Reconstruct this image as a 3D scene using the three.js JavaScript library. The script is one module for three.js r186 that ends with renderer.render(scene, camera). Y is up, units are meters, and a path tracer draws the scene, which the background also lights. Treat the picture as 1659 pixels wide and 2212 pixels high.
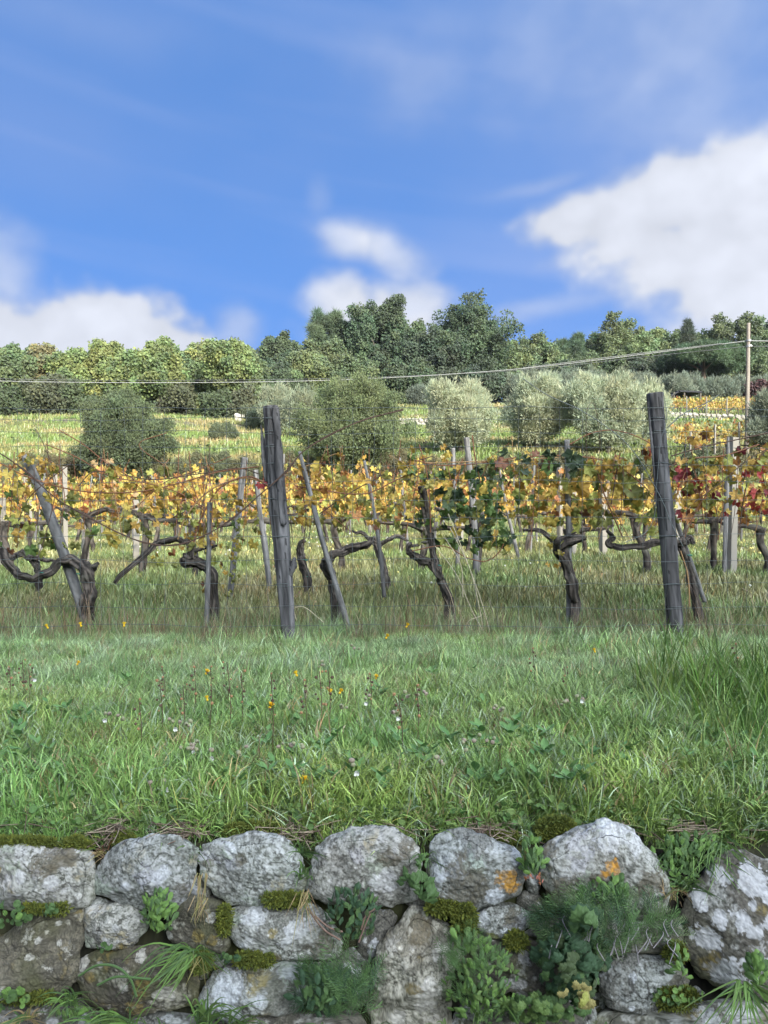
import * as THREE from 'three';
import { mergeGeometries } from 'three/addons/utils/BufferGeometryUtils.js';

// ---------------------------------------------------------------- camera, sky, sun, exposure
const scene = new THREE.Scene();
const EYE = 1.65, FOCAL = 1661;                         // eye height in metres; focal length of the lens in units of a 1659 x 2212 frame
const camera = new THREE.PerspectiveCamera(67.32, 3 / 4, 0.05, 1500);
camera.position.set(0, EYE, 0);
const renderer = new THREE.WebGLRenderer();
renderer.toneMapping = THREE.LinearToneMapping;
renderer.toneMappingExposure = 1.7;
renderer.shadowMap.enabled = true;
const SUN_DIR = new THREE.Vector3(0.45, 0.415, 0.9).normalize();
scene.fog = new THREE.FogExp2(new THREE.Color(0.72, 0.80, 0.95), 0.00010);
const sun = new THREE.DirectionalLight(new THREE.Color(1.0, 0.90, 0.70), 3.2);
sun.position.copy(SUN_DIR).multiplyScalar(220);
sun.target.position.set(0, 5, -45);
sun.position.add(sun.target.position);
sun.castShadow = true;
sun.shadow.mapSize.set(4096, 4096);
Object.assign(sun.shadow.camera, { left: -110, right: 110, top: 90, bottom: -90, near: 1, far: 520 });
sun.shadow.radius = 2;
scene.add(sun, sun.target);

// ---------------------------------------------------------------- numbers
function rng(seed) { let a = seed >>> 0; return () => { a = (a + 0x6D2B79F5) >>> 0; let t = a; t = Math.imul(t ^ (t >>> 15), t | 1); t ^= t + Math.imul(t ^ (t >>> 7), t | 61); return ((t ^ (t >>> 14)) >>> 0) / 4294967296; }; }
const clamp = (x, a = 0, b = 1) => Math.min(b, Math.max(a, x)), mix = (a, b, t) => a + (b - a) * t;
const sstep = (a, b, x) => { const t = clamp((x - a) / (b - a)); return t * t * (3 - 2 * t); };
const mix3 = (a, b, t) => [mix(a[0], b[0], t), mix(a[1], b[1], t), mix(a[2], b[2], t)];
const PERM = new Uint8Array(512);
{ const r = rng(77), p = [...Array(256).keys()]; for (let i = 255; i > 0; i--) { const j = Math.floor(r() * (i + 1)); [p[i], p[j]] = [p[j], p[i]]; } for (let i = 0; i < 512; i++) PERM[i] = p[i & 255]; }
const GR = [1, 1, 0, -1, 1, 0, 1, -1, 0, -1, -1, 0, 1, 0, 1, -1, 0, 1, 1, 0, -1, -1, 0, -1, 0, 1, 1, 0, -1, 1, 0, 1, -1, 0, -1, -1];
function noise(x, y, z) {                               // gradient noise, about -1..1
  const X = Math.floor(x), Y = Math.floor(y), Z = Math.floor(z);
  x -= X; y -= Y; z -= Z;
  const u = x * x * x * (x * (x * 6 - 15) + 10), v = y * y * y * (y * (y * 6 - 15) + 10), w = z * z * z * (z * (z * 6 - 15) + 10);
  const g = (i, j, k) => { const h = (PERM[PERM[PERM[(X + i) & 255] + ((Y + j) & 255)] + ((Z + k) & 255)] % 12) * 3; return GR[h] * (x - i) + GR[h + 1] * (y - j) + GR[h + 2] * (z - k); };
  return 1.5 * mix(mix(mix(g(0, 0, 0), g(1, 0, 0), u), mix(g(0, 1, 0), g(1, 1, 0), u), v), mix(mix(g(0, 0, 1), g(1, 0, 1), u), mix(g(0, 1, 1), g(1, 1, 1), u), v), w);
}
function fbm(x, y, z, n = 4) { let s = 0, a = 0.5, f = 1; for (let i = 0; i < n; i++) { s += a * noise(x * f + i * 7.3, y * f - i * 3.1, z * f + i * 5.7); a *= 0.5; f *= 2.03; } return s; }
function cells(x, y, z) {                               // distance to the nearest of scattered points, and that point's own random number
  const X = Math.floor(x), Y = Math.floor(y), Z = Math.floor(z); let best = 9, id = 0;
  for (let i = -1; i < 2; i++) for (let j = -1; j < 2; j++) for (let k = -1; k < 2; k++) {
    const h = PERM[PERM[PERM[(X + i) & 255] + ((Y + j) & 255)] + ((Z + k) & 255)], h2 = PERM[h + 31], h3 = PERM[h2 + 57];
    const d = (X + i + h / 255 - x) ** 2 + (Y + j + h2 / 255 - y) ** 2 + (Z + k + h3 / 255 - z) ** 2;
    if (d < best) { best = d; id = PERM[h3 + 11] / 255; }
  }
  return [Math.sqrt(best), id];
}
const P = (x, y, d) => new THREE.Vector3((x - 829.5) / FOCAL * d, EYE + (1106 - y) / FOCAL * d, -d);   // the point at depth d that stands at x, y in the frame
const V = (x, y, z) => new THREE.Vector3(x, y, z);

// ---------------------------------------------------------------- sky: blue air, cumulus, thin high haze, all by direction
(function paintSky() {
  const W = 2048, H = 1024, data = new Float32Array(W * H * 4);
  const R = Math.PI / 180;
  const ang = (x, y) => { const az = Math.atan((x - 829.5) / FOCAL); return [az / R, Math.atan((1106 - y) / FOCAL * Math.cos(az)) / R]; };
  // clouds: [azimuth, elevation, half width, half height, tilt, strength, softness]
  const C = [];
  const cl = (x, y, w, h, tilt, s, soft) => { const [a, e] = ang(x, y); C.push([a, e, w / 29, h / 29, tilt * R, s, soft]); };
  cl(60, 760, 260, 130, 0, 1.15, 0.3); cl(225, 700, 120, 85, 0, 1.1, 0.25); cl(340, 760, 120, 90, -25, 1.1, 0.25); cl(10, 560, 70, 95, -10, 0.62, 0.8);
  cl(500, 720, 75, 55, 0, 0.55, 0.7); cl(740, 655, 85, 75, 0, 0.95, 0.5); cl(860, 660, 130, 65, 0, 0.92, 0.5); cl(770, 520, 90, 45, -10, 0.8, 0.6); cl(860, 555, 95, 50, -28, 0.75, 0.6); cl(840, 720, 200, 40, 0, 0.7, 0.7);
  cl(1210, 480, 95, 52, 8, 1.15, 0.3); cl(1330, 470, 150, 85, 15, 1.1, 0.4); cl(1480, 440, 170, 110, 22, 1.1, 0.4); cl(1600, 385, 170, 120, 28, 1.1, 0.5); cl(1700, 330, 130, 110, 20, 1.0, 0.7); cl(1480, 560, 190, 100, -12, 1.05, 0.5); cl(1640, 600, 220, 130, -10, 1.1, 0.5); cl(1690, 500, 190, 170, 0, 1.1, 0.5); cl(1600, 690, 260, 60, 0, 0.85, 0.8);
  cl(1180, 660, 170, 26, 10, 0.42, 0.9); cl(1100, 690, 90, 18, 5, 0.35, 0.9); cl(1150, 405, 90, 16, 8, 0.3, 1); cl(690, 420, 26, 40, 0, 0.22, 1);
  cl(1500, 60, 330, 170, 0, 0.36, 1.2); cl(1250, 60, 330, 160, 0, 0.33, 1.3); cl(880, 170, 130, 90, -15, 0.3, 1.2); cl(1580, 230, 300, 150, 15, 0.4, 1.4); cl(150, 40, 300, 40, 0, 0.12, 1.2);
  const r = rng(5);
  for (let i = 0; i < 90; i++) {                        // the same kind of broken cloud all the way round
    const a = 46 + r() * 268, e = 6 + 70 * r() * r(), s = 4 + 8 * r();
    C.push([a > 180 ? a - 360 : a, e, s * 1.7, s * 0.62, (r() - 0.5) * 0.5, 0.7 + 0.5 * r(), 0.35 + 0.4 * r()]);
  }
  for (let i = 0; i < 16; i++) C.push([r() * 360 - 180, 52 + 38 * r(), 26, 9, r() * 3, 0.5, 1.1]);
  const sd = SUN_DIR;
  for (let j = 0; j < H; j++) {
    const e = ((j + 0.5) / H - 0.5) * Math.PI, ce = Math.cos(e), se = Math.sin(e);
    for (let i = 0; i < W; i++) {
      const phi = ((i + 0.5) / W - 0.5) * 2 * Math.PI, x = ce * Math.cos(phi), z = ce * Math.sin(phi), o = (j * W + i) * 4;
      const eD = e / R, az = Math.atan2(x, -z) / R, up = Math.max(se, 0);
      const t = sstep(0, 0.55, up);
      let c = mix3([0.175, 0.41, 1.0], [0.105, 0.275, 0.70], t);            // blue air
      c = mix3([0.30, 0.48, 0.88], c, sstep(0, 0.16, up));
      const hz = fbm(x * 2.2 + 3, se * 4.5, z * 2.2, 4);
      c = mix3(c, [0.36, 0.46, 0.78], clamp(0.14 + 0.5 * hz) * 0.5); const ci = fbm(x * 1.6 + se * 3 + 5, se * 15 + x * 2, z * 1.6, 5); c = mix3(c, [0.46, 0.56, 0.86], clamp(ci * 1.2 - 0.05) * 0.28);
      if (eD > -1) {
        const wx = fbm(x * 6, se * 8, z * 6, 5), wy = fbm(x * 6 + 40, se * 8, z * 6 + 9, 5), fine = fbm(x * 22, se * 28, z * 22, 4);
        let a = 0, thick = 0;
        for (const [ca, cE, w, h, tl, s, soft] of C) {
          let da = az - ca; if (da > 180) da -= 360; if (da < -180) da += 360;
          da *= ce; const de = eD - cE;
          if (Math.abs(da) > w * 2.6 + 2 || Math.abs(de) > h * 2.6 + w + 2) continue;
          const cx = Math.cos(tl), sx = Math.sin(tl), u = (da * cx + de * sx) / w + wx * 0.6, v = (-da * sx + de * cx) / h + wy * 0.6;
          const q = 1 - Math.sqrt(u * u + v * v) + fine * 0.26;
          const k = s * sstep(-0.12 - 0.3 * soft, 0.3 + 0.75 * soft, q);
          a = Math.max(a, k) + 0.25 * Math.min(a, k); thick = Math.max(thick, q * s);
        }
        a = clamp(a);
        const lum = 0.76 + 0.16 * clamp(thick) + 0.06 * fine + 0.07 * wx, top = mix3([0.56, 0.68, 0.96], [0.82, 0.875, 1.0], a);
        c = mix3(c, [top[0] * lum * 1.08, top[1] * lum * 1.06, top[2] * lum * 1.04], a * 0.97);
      }
      const sa = Math.acos(clamp(x * sd.x + se * sd.y + z * sd.z, -1, 1)) / R;  // bright air round the sun, boosted as added fill for the shaded front
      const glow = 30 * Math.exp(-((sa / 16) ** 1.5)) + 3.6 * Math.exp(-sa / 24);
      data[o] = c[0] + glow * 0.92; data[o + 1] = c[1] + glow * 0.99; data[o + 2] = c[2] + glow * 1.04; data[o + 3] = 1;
      if (e < 0) { data[o] = 0.16; data[o + 1] = 0.2; data[o + 2] = 0.16; }
    }
  }
  const k = 1 / renderer.toneMappingExposure;
  for (let n = 0; n < data.length; n++) if (n % 4 !== 3) data[n] *= k;
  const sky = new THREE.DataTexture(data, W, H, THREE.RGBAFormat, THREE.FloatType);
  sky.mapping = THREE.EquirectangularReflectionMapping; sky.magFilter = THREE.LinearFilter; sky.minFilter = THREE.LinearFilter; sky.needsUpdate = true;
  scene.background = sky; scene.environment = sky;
})();

// ---------------------------------------------------------------- names, labels, meshes
const taken = new Map();
function numbered(n) { const k = taken.get(n) ?? 0; taken.set(n, k + 1); return k ? `${n}_${String(k).padStart(3, '0')}` : n; }
function tag(o, label, category, group, kind) { if (label) o.userData.label = label; if (category) o.userData.category = category; if (group) o.userData.group = group; if (kind) o.userData.kind = kind; return o; }
function thing(name, label, category, pos, group) { const g = new THREE.Group(); g.name = numbered(name); g.position.copy(pos); scene.add(g); return tag(g, label, category, group); }
function part(parent, name, geo, mat, world = true) {   // a mesh under its thing; its geometry is given in the world and moved to the thing's own place
  if (world) geo.translate(-parent.position.x, -parent.position.y, -parent.position.z);
  const m = new THREE.Mesh(geo, mat); m.name = name; parent.add(m); return m;
}
function put(parent, name, geo, mat, pos, quat, s) {    // a shared geometry set at a place in the world
  const m = new THREE.Mesh(geo, mat); m.name = name; m.position.copy(pos).sub(parent.position); if (quat) m.quaternion.copy(quat); if (s) m.scale.setScalar(s); parent.add(m); return m;
}
function structure(name, geo, mat) { const m = new THREE.Mesh(geo, mat); m.name = numbered(name); m.userData.kind = 'structure'; scene.add(m); return m; }
const std = (r, g, b, o = {}) => new THREE.MeshStandardMaterial({ color: new THREE.Color().setRGB(r, g, b), roughness: 0.9, side: THREE.DoubleSide, ...o });
const phys = (r, g, b, o = {}) => new THREE.MeshPhysicalMaterial({ color: new THREE.Color().setRGB(r, g, b), roughness: 0.9, side: THREE.DoubleSide, ...o });
const VC = std(1, 1, 1, { vertexColors: true, roughness: 0.93 });
const ORD = ['first', 'second', 'third', 'fourth', 'fifth', 'sixth', 'seventh', 'eighth', 'ninth', 'tenth', 'eleventh', 'twelfth', 'thirteenth', 'fourteenth', 'fifteenth', 'sixteenth', 'seventeenth', 'eighteenth', 'nineteenth', 'twentieth'];

function build(pos, idx, col, uv) {
  const g = new THREE.BufferGeometry();
  g.setAttribute('position', new THREE.Float32BufferAttribute(pos, 3));
  if (col) g.setAttribute('color', new THREE.Float32BufferAttribute(col, 3));
  if (uv) g.setAttribute('uv', new THREE.Float32BufferAttribute(uv, 2));
  g.setIndex(idx); g.computeVertexNormals(); return g;
}
// A tapering limb along points, ridged like bark or split wood; color(u along, angle, point, ridge) gives vertex colours.
function limb(pts, radii, { seg = 24, rad = 9, rough = 0.12, ridges = 5, fine = 30, color, seed = 0, cap = true, slant = 0 } = {}) {
  const curve = pts.length > 2 ? new THREE.CatmullRomCurve3(pts, false, 'centripetal') : new THREE.LineCurve3(pts[0], pts[1]);
  const pos = [], col = [], idx = []; let N = null;
  const up = V(0.3, 0.2, 1).normalize(), nR = radii.length - 1;
  for (let i = 0; i <= seg; i++) {
    const u = i / seg, c = curve.getPoint(u), T = curve.getTangent(u);
    if (!N) N = up.clone().addScaledVector(T, -up.dot(T)).normalize(); else N.addScaledVector(T, -N.dot(T)).normalize();
    const B = T.clone().cross(N), f = Math.min(u * nR, nR - 1e-6), k = Math.floor(f), r0 = mix(radii[k], radii[k + 1], f - k);
    for (let j = 0; j < rad; j++) {
      const a = j / rad * 2 * Math.PI, ca = Math.cos(a), sa = Math.sin(a);
      const ridge = noise(ca * ridges * 0.5 + seed * 3.1, sa * ridges * 0.5, u * 2.2 + seed) , det = noise(ca * fine * 0.14 + seed, sa * fine * 0.14, u * fine * 0.4), lump = noise(seed * 5.3 + u * 6, ca, sa);
      const r = r0 * (1 + rough * (ridge + 0.6 * det + 0.7 * lump)), s = slant * ca * (i === seg ? 1 : 0);
      const p = V(c.x + (N.x * ca + B.x * sa) * r + T.x * s, c.y + (N.y * ca + B.y * sa) * r + T.y * s, c.z + (N.z * ca + B.z * sa) * r + T.z * s);
      pos.push(p.x, p.y, p.z);
      if (color) col.push(...color(u, a, p, ridge + 0.5 * det));
    }
  }
  for (let i = 0; i < seg; i++) for (let j = 0; j < rad; j++) { const a = i * rad + j, b = i * rad + (j + 1) % rad; idx.push(a, b, a + rad, b, b + rad, a + rad); }
  if (cap) for (const e of [0, seg]) {
    const c = curve.getPoint(e / seg), n = pos.length / 3; pos.push(c.x, c.y, c.z); if (color) col.push(...color(e / seg, 0, c, 0.6));
    for (let j = 0; j < rad; j++) { const a = e * rad + j, b = e * rad + (j + 1) % rad; e ? idx.push(a, b, n) : idx.push(b, a, n); }
  }
  return build(pos, idx, color ? col : null);
}
const wire = (pts, r, seg = 40, rad = 5) => new THREE.TubeGeometry(pts.length > 2 ? new THREE.CatmullRomCurve3(pts, false, 'centripetal') : new THREE.LineCurve3(pts[0], pts[1]), seg, r, rad, false);
const M4 = (p, q, s) => new THREE.Matrix4().compose(p, q, typeof s === 'number' ? V(s, s, s) : s);
const E = (x, y, z, o = 'YXZ') => new THREE.Quaternion().setFromEuler(new THREE.Euler(x, y, z, o));
function copies(name, geo, mat, list, parent) {         // list of [position, quaternion, scale, colour]
  const m = new THREE.InstancedMesh(geo, mat, list.length), c = new THREE.Color(); m.name = parent ? name : numbered(name);
  list.forEach(([p, q, s, k], i) => { m.setMatrixAt(i, M4(p, q, s)); if (k) m.setColorAt(i, c.setRGB(...k)); });
  m.userData.kind = 'stuff'; (parent ?? scene).add(m); return m;
}

// ---------------------------------------------------------------- ground: road, meadow behind the wall, vineyard, bank, terraced slope, and an added, unseen hill behind the viewer, shaped to shade the front
const TAN = SUN_DIR.y / SUN_DIR.z, CREST = 80;
const PROFILE = [[-400, 20], [-200, 22], [-110, 30], [-CREST, 0], [-60, 20], [-30, 6], [-8, 0.3], [-5, 0], [2.44, 0], [2.47, 0.56], [2.6, 0.62], [5, 0.60], [6.4, 0.565], [7.6, 0.6], [10.5, 0.78], [14, 0.84], [20, 0.92], [27, 1.2], [31.5, 1.45], [33.5, 1.75], [36.5, 3.95], [45, 5.55], [60, 8.2], [61.2, 8.9], [78, 11.5], [79.2, 12.2], [92, 14.2], [110, 17.6], [140, 20.5], [220, 23], [700, 30]];
PROFILE[3][1] = 0.8 + (CREST + 12.9) * TAN;
function groundY(x, z) {
  const d = -z; let i = 1; while (i < PROFILE.length - 1 && PROFILE[i][0] < d) i++;
  const [a, ya] = PROFILE[i - 1], [b, yb] = PROFILE[i], t = clamp((d - a) / (b - a));
  let y = mix(ya, yb, t);
  if (d > 2.6) y += 0.035 * fbm(x * 0.9, d * 0.9, 3, 3) * sstep(2.6, 4, d);
  if (d > 32) { y += 0.5 * fbm(x * 0.07, d * 0.07, 9, 3) * sstep(36, 60, d); y += 2.2 * sstep(0.1, 0.5, x / d) * sstep(64, 90, d) * 0.4; }
  if (d < -9) y += fbm(x * 0.05, d * 0.05, 2, 4) * 2.4 * sstep(-9, -50, d);
  return y;
}
const onGround = (x, d) => V(x, groundY(x, -d), -d);
const atX = (x, d) => (x - 829.5) / FOCAL * d;
(function layGround() {
  const xs = [], zs = [];
  for (let i = -130; i <= 130; i++) { const t = i / 130; xs.push(t * 26 + Math.sign(t) * 330 * Math.pow(Math.abs(t), 4)); }
  for (let d = -380; d < -100; d += 20) zs.push(d);
  for (let d = -100; d < -8; d += 3) zs.push(d);
  for (let d = -8; d < 2.2; d += 1) zs.push(d);
  zs.push(2.3, 2.44, 2.455, 2.47, 2.53, 2.6);
  for (let d = 2.7; d < 7; d += 0.1) zs.push(d);
  for (let d = 7; d < 34; d += 0.4) zs.push(d);
  for (let d = 34; d < 95; d += 0.6) zs.push(d);
  for (let d = 95; d < 240; d += 5) zs.push(d);
  for (let d = 240; d <= 700; d += 46) zs.push(d);
  const pos = [], col = [], uv = [], idx = [], nx = xs.length;
  for (const d of zs) for (const x of xs) {
    pos.push(x, groundY(x, -d), -d); uv.push(x / 3, d / 3);
    const n = fbm(x * 0.35, d * 0.35, 1, 4), m = fbm(x * 1.6, d * 1.6, 5, 3);
    let c;
    if (d < 2.3) c = d > 1.2 ? [0.09, 0.10, 0.04] : d > -4 ? [0.12, 0.115, 0.105] : [0.06, 0.09, 0.035];
    else if (d < 2.6) c = mix3([0.035, 0.03, 0.022], [0.07, 0.08, 0.02], clamp(0.5 + 1.5 * m));
    else if (d < 7.4) c = mix3([0.045, 0.06, 0.025], [0.11, 0.15, 0.055], clamp(0.5 + 0.6 * n + 1.6 * noise(x * 3.6, d * 3.6, 6)));
    else if (d < 33.5) c = mix3([0.12, 0.17, 0.06], [0.20, 0.19, 0.09], clamp(0.5 + 1.1 * n + 0.5 * m));
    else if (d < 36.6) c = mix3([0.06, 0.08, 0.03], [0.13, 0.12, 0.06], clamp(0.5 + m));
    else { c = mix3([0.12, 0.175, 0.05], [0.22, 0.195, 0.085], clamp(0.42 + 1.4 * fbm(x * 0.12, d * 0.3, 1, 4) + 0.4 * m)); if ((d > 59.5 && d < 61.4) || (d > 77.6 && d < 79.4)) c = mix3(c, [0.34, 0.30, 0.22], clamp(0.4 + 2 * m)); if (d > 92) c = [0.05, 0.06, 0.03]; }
    col.push(...c);
  }
  for (let j = 0; j + 1 < zs.length; j++) for (let i = 0; i + 1 < nx; i++) { const a = j * nx + i; idx.push(a, a + 1, a + nx, a + 1, a + nx + 1, a + nx); }
  const S = 512, tex = new Uint8Array(S * S * 4), b = new Uint8Array(S * S * 4), r = rng(3);
  for (let j = 0; j < S; j++) for (let i = 0; i < S; i++) {
    const X = i / S, Y = j / S, q = (u, v) => fbm(u * 24, v * 24, 4, 4);
    const w = mix(mix(q(X, Y), q(X - 1, Y), X), mix(q(X, Y - 1), q(X - 1, Y - 1), X), Y), k = clamp(0.78 + 0.7 * w + 0.25 * (r() - 0.5)) * 255, o = (j * S + i) * 4;
    tex[o] = k; tex[o + 1] = k; tex[o + 2] = k * 0.97; tex[o + 3] = 255; b[o] = b[o + 1] = b[o + 2] = clamp(0.5 + w) * 255; b[o + 3] = 255;
  }
  const mk = (d, cs) => { const t = new THREE.DataTexture(d, S, S); t.wrapS = t.wrapT = THREE.RepeatWrapping; t.magFilter = THREE.LinearFilter; if (cs) t.colorSpace = THREE.SRGBColorSpace; t.needsUpdate = true; return t; };
  structure('ground', build(pos, idx, col, uv), std(1, 1, 1, { vertexColors: true, roughness: 1, map: mk(tex, true), bumpMap: mk(b), bumpScale: 0.04 }));
})();

// ---------------------------------------------------------------- dry stone wall: every stone a part
const FACE = 2.42;                                       // depth of the wall's face
const wallPt = (cx, cy, d = FACE) => P(cx * 0.5, 1728 + cy * 0.5, d);
const wallThing = thing('dry_stone_wall', 'low dry stone wall of big lichen covered grey stones along the bottom', 'stone wall', V(0, 0, -FACE));
// pale: how far pale lichen covers it; spots are [x, y, radius, kind] in the outline's own units, kind w white, o orange, m moss, b brown
function stone(pts, off, { pale = 0.75, bulge = 0.08, seed = 1, spots = [], dark = 0, low = false, tint = [1, 1, 1], d = FACE, moss = 0.3 } = {}) {
  const w = pts.map(([x, y]) => wallPt(x + off, y, d)), c = w.reduce((s, p) => s.add(p), V(0, 0, 0)).divideScalar(w.length);
  const curve = new THREE.CatmullRomCurve3(w, true, 'catmullrom', 0.22), NA = low ? 200 : 360, raw = curve.getSpacedPoints(720), out = [];
  { const A = raw.map((p) => Math.atan2(p.y - c.y, p.x - c.x)); for (let k = 0; k < NA; k++) { const a = k / NA * 2 * Math.PI; let b = 0, e = 9; for (let i = 0; i < raw.length; i++) { let q = Math.abs(A[i] - (a > Math.PI ? a - 2 * Math.PI : a)); if (q > Math.PI) q = 2 * Math.PI - q; if (q < e) { e = q; b = i; } } out.push(raw[b]); } }
  const size0 = Math.sqrt(out.reduce((s, p) => s + p.distanceTo(c), 0) / NA) ;
  const sp = spots.map(([x, y, r, k]) => [wallPt(x + off, y, d), r * 0.5 / FOCAL * d, k]);
  const pos = [], col = [], idx = [], s7 = seed * 7.7;
  const shade = (p, t) => {
    const X = p.x + s7, Y = p.y, Z = p.z;
    const lf = 0.65 + 0.8 * ((seed * 0.618) % 1), big = fbm(X * 6, Y * 6, Z * 6 + seed, 4), mid = fbm(X * 22 * lf, Y * 22 * lf, Z * 22 * lf, 4), fin = fbm(X * 75, Y * 75, Z * 75, 3), grain = noise(X * 190, Y * 190, Z * 190);
    let k = mix3(mix3(mix3([0.075, 0.068, 0.055], [0.13, 0.135, 0.12], pale), mix3([0.15, 0.135, 0.105], [0.24, 0.24, 0.22], pale), clamp(0.5 + mid + 0.5 * grain)), [0.045, 0.042, 0.038], dark * clamp(0.6 + 1.2 * big));
    const grey = clamp((pale - 0.45 + 0.9 * big + 0.45 * mid + 0.3 * fin) * 3);
    k = mix3(k, mix3([0.20, 0.21, 0.18], [0.34, 0.345, 0.325], clamp(0.5 + 1.5 * fin + 0.9 * mid + 0.35 * grain)), grey * 0.92);
    const [cd, id] = cells(X * 15 * lf + mid * 0.8, Y * 15 * lf + fin * 0.6, Z * 15 * lf);        // round lichen rosettes of several sizes
    if (id < pale * 0.62) { const e = sstep(0.47, 0.40, cd + 0.22 * fin + 0.12 * grain - 0.22 * (id - 0.2)); k = mix3(k, id < 0.22 ? [0.42, 0.425, 0.42] : id < 0.4 ? [0.31, 0.35, 0.285] : [0.36, 0.36, 0.375], e * 0.75); }
    const [c2, i2] = cells(X * 44, Y * 44, Z * 44); if (i2 < 0.30) k = mix3(k, i2 < 0.16 * pale + 0.03 ? [0.5, 0.5, 0.48] : [0.07, 0.066, 0.055], sstep(0.42, 0.28, c2 + 0.2 * grain) * 0.75);
    k = mix3(k, [0.06, 0.057, 0.05], clamp((0.08 - fin - 0.5 * grain) * 2.0 - 0.4) * 0.65);
    if (dark > 0.2) k = mix3(k, [0.075, 0.085, 0.025], clamp(fbm(X * 7 + 11, Y * 7, Z * 7, 4) * 2.4 + 0.1) * dark * 0.6);
    const ye = fbm(X * 9 + 30, Y * 9, Z * 9, 4); k = mix3(k, [0.22, 0.165, 0.04], clamp((ye - 0.34) * 5) * 0.5 * clamp(0.5 + 2 * fin));
    for (const [q, r, kind] of sp) {
      const e = sstep(1.0, 0.88, Math.hypot(p.x - q.x, p.y - q.y) / r + 0.85 * mid + 0.5 * fin);
      if (e > 0) k = mix3(k, kind === 'w' ? [0.50, 0.51, 0.525] : kind === 'o' ? [0.40, 0.20, 0.03] : kind === 'm' ? [0.14, 0.15, 0.02] : kind === 'y' ? [0.19, 0.15, 0.05] : [0.11, 0.095, 0.065], e * (kind === 'o' ? 0.45 + 0.5 * clamp(0.5 + 4 * fin) : kind === 'b' ? 0.45 + 0.4 * clamp(0.5 + 4 * fin) : kind === 'y' ? 0.3 + 0.5 * clamp(0.5 + 4 * fin) : (seed === 7 ? 0.85 : 0.5 + 0.3 * clamp(0.5 + 3 * fin))));
    }
    if (p.y < c.y && t > 0.78) k = mix3(k, [0.10, 0.11, 0.022], clamp(moss * sstep(0.78, 0.98, t) * (0.6 + 2 * big)));
    const cr = Math.abs(fbm(X * 5 + 3, Y * 5 + seed, Z * 5, 3)), cm = sstep(-0.05, 0.2, noise(X * 3.3, Y * 3.3, seed * 2)); k = mix3(k, [0.03, 0.028, 0.024], sstep(0.016, 0.004, cr) * cm * (low ? 0 : 0.8));
    const pit = 0.98 + 0.24 * grain + 0.2 * fin; return k.map((v, i) => v * pit * tint[i] * (1 + 0.09 * Math.sin(seed * 2.4 + i * 0.35)));
  };
  const fr = rng(seed * 13 + 5), facets = [...Array(7).keys()].map((k) => { const a = k * 0.9 + fr() * 0.9, s = 0.12 + 0.5 * fr() * fr(); return [Math.cos(a) * s, Math.sin(a) * s, bulge * (0.72 + 0.35 * fr())]; });
  const at = (o, t) => {                                  // t: 0 at the middle of the face, 1 at the rim
    const q = V(mix(c.x, o.x, t), mix(c.y, o.y, t), c.z), f0 = facets.reduce((m, [fx, fy, k]) => Math.min(m, k - fx * (q.x - c.x) - fy * (q.y - c.y)), bulge), h = Math.max(0.012, f0) * Math.pow(Math.max(0, 1 - Math.pow(t, 8)), 0.5), X = q.x + s7, Y = q.y, flat = 1 - Math.pow(t, 5);
    const z = h + (0.03 * fbm(X * 4.5, Y * 4.5, seed, 3) * (1 - t * t * 0.6) + 0.010 * fbm(X * 13, Y * 13, seed + 4, 4) + 0.006 * fbm(X * 60, Y * 60, seed, 3)) * (0.12 + 0.88 * flat);
    const dx = o.x - c.x, dy = o.y - c.y, L = Math.hypot(dx, dy) || 1, wob = (0.006 + 0.010 * noise(o.x * 9 + s7, o.y * 9, seed) + 0.016 * fbm(o.x * 16 + s7, o.y * 16, z * 20 + seed, 3) + 0.004 * fbm(o.x * 60, o.y * 60, z * 60, 2)) * t ** 4;
    const p = V(q.x + dx / L * wob, q.y + dy / L * wob, q.z + z); pos.push(p.x, p.y, p.z); col.push(...shade(p, t));
  };
  const rimAt = (a) => { const f = ((a / (2 * Math.PI) % 1) + 1) % 1 * NA, k = Math.floor(f); return out[k % NA].clone().lerp(out[(k + 1) % NA], f - k); };
  const G = low ? 56 : 100, T0 = 0.84, edge = [];         // an even grid over the face, then rings round the rim and back into the wall
  for (let j = 0; j <= G; j++) for (let i = 0; i <= G; i++) {
    const u = i / G * 2 - 1, v = j / G * 2 - 1, x = u * Math.sqrt(1 - v * v / 2), y = v * Math.sqrt(1 - u * u / 2);
    at(rimAt(Math.atan2(y, x)), Math.hypot(x, y) * T0);
    if (i < G && j < G) { const a = j * (G + 1) + i; idx.push(a, a + 1, a + G + 1, a + 1, a + G + 2, a + G + 1); }
  }
  for (let i = 0; i < G; i++) edge.push(i); for (let j = 0; j < G; j++) edge.push(j * (G + 1) + G); for (let i = G; i > 0; i--) edge.push(G * (G + 1) + i); for (let j = G; j > 0; j--) edge.push(j * (G + 1));
  const angs = edge.map((k) => { const u = (k % (G + 1)) / G * 2 - 1, v = Math.floor(k / (G + 1)) / G * 2 - 1; return Math.atan2(v * Math.sqrt(1 - u * u / 2), u * Math.sqrt(1 - v * v / 2)); });
  const NE = edge.length, rimO = angs.map(rimAt), rings = low ? 14 : 22; let prev = edge;
  const join = () => { const k0 = pos.length / 3 - NE, cur = edge.map((_, i) => k0 + i); for (let i = 0; i < NE; i++) { const n = (i + 1) % NE; idx.push(prev[i], prev[n], cur[i], prev[n], cur[n], cur[i]); } prev = cur; };
  for (let i = 1; i <= rings; i++) { const f = mix(Math.asin(T0 ** 3), Math.PI / 2, i / rings), t = Math.sin(f) ** (1 / 3); for (const o of rimO) at(o, t); join(); }
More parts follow.
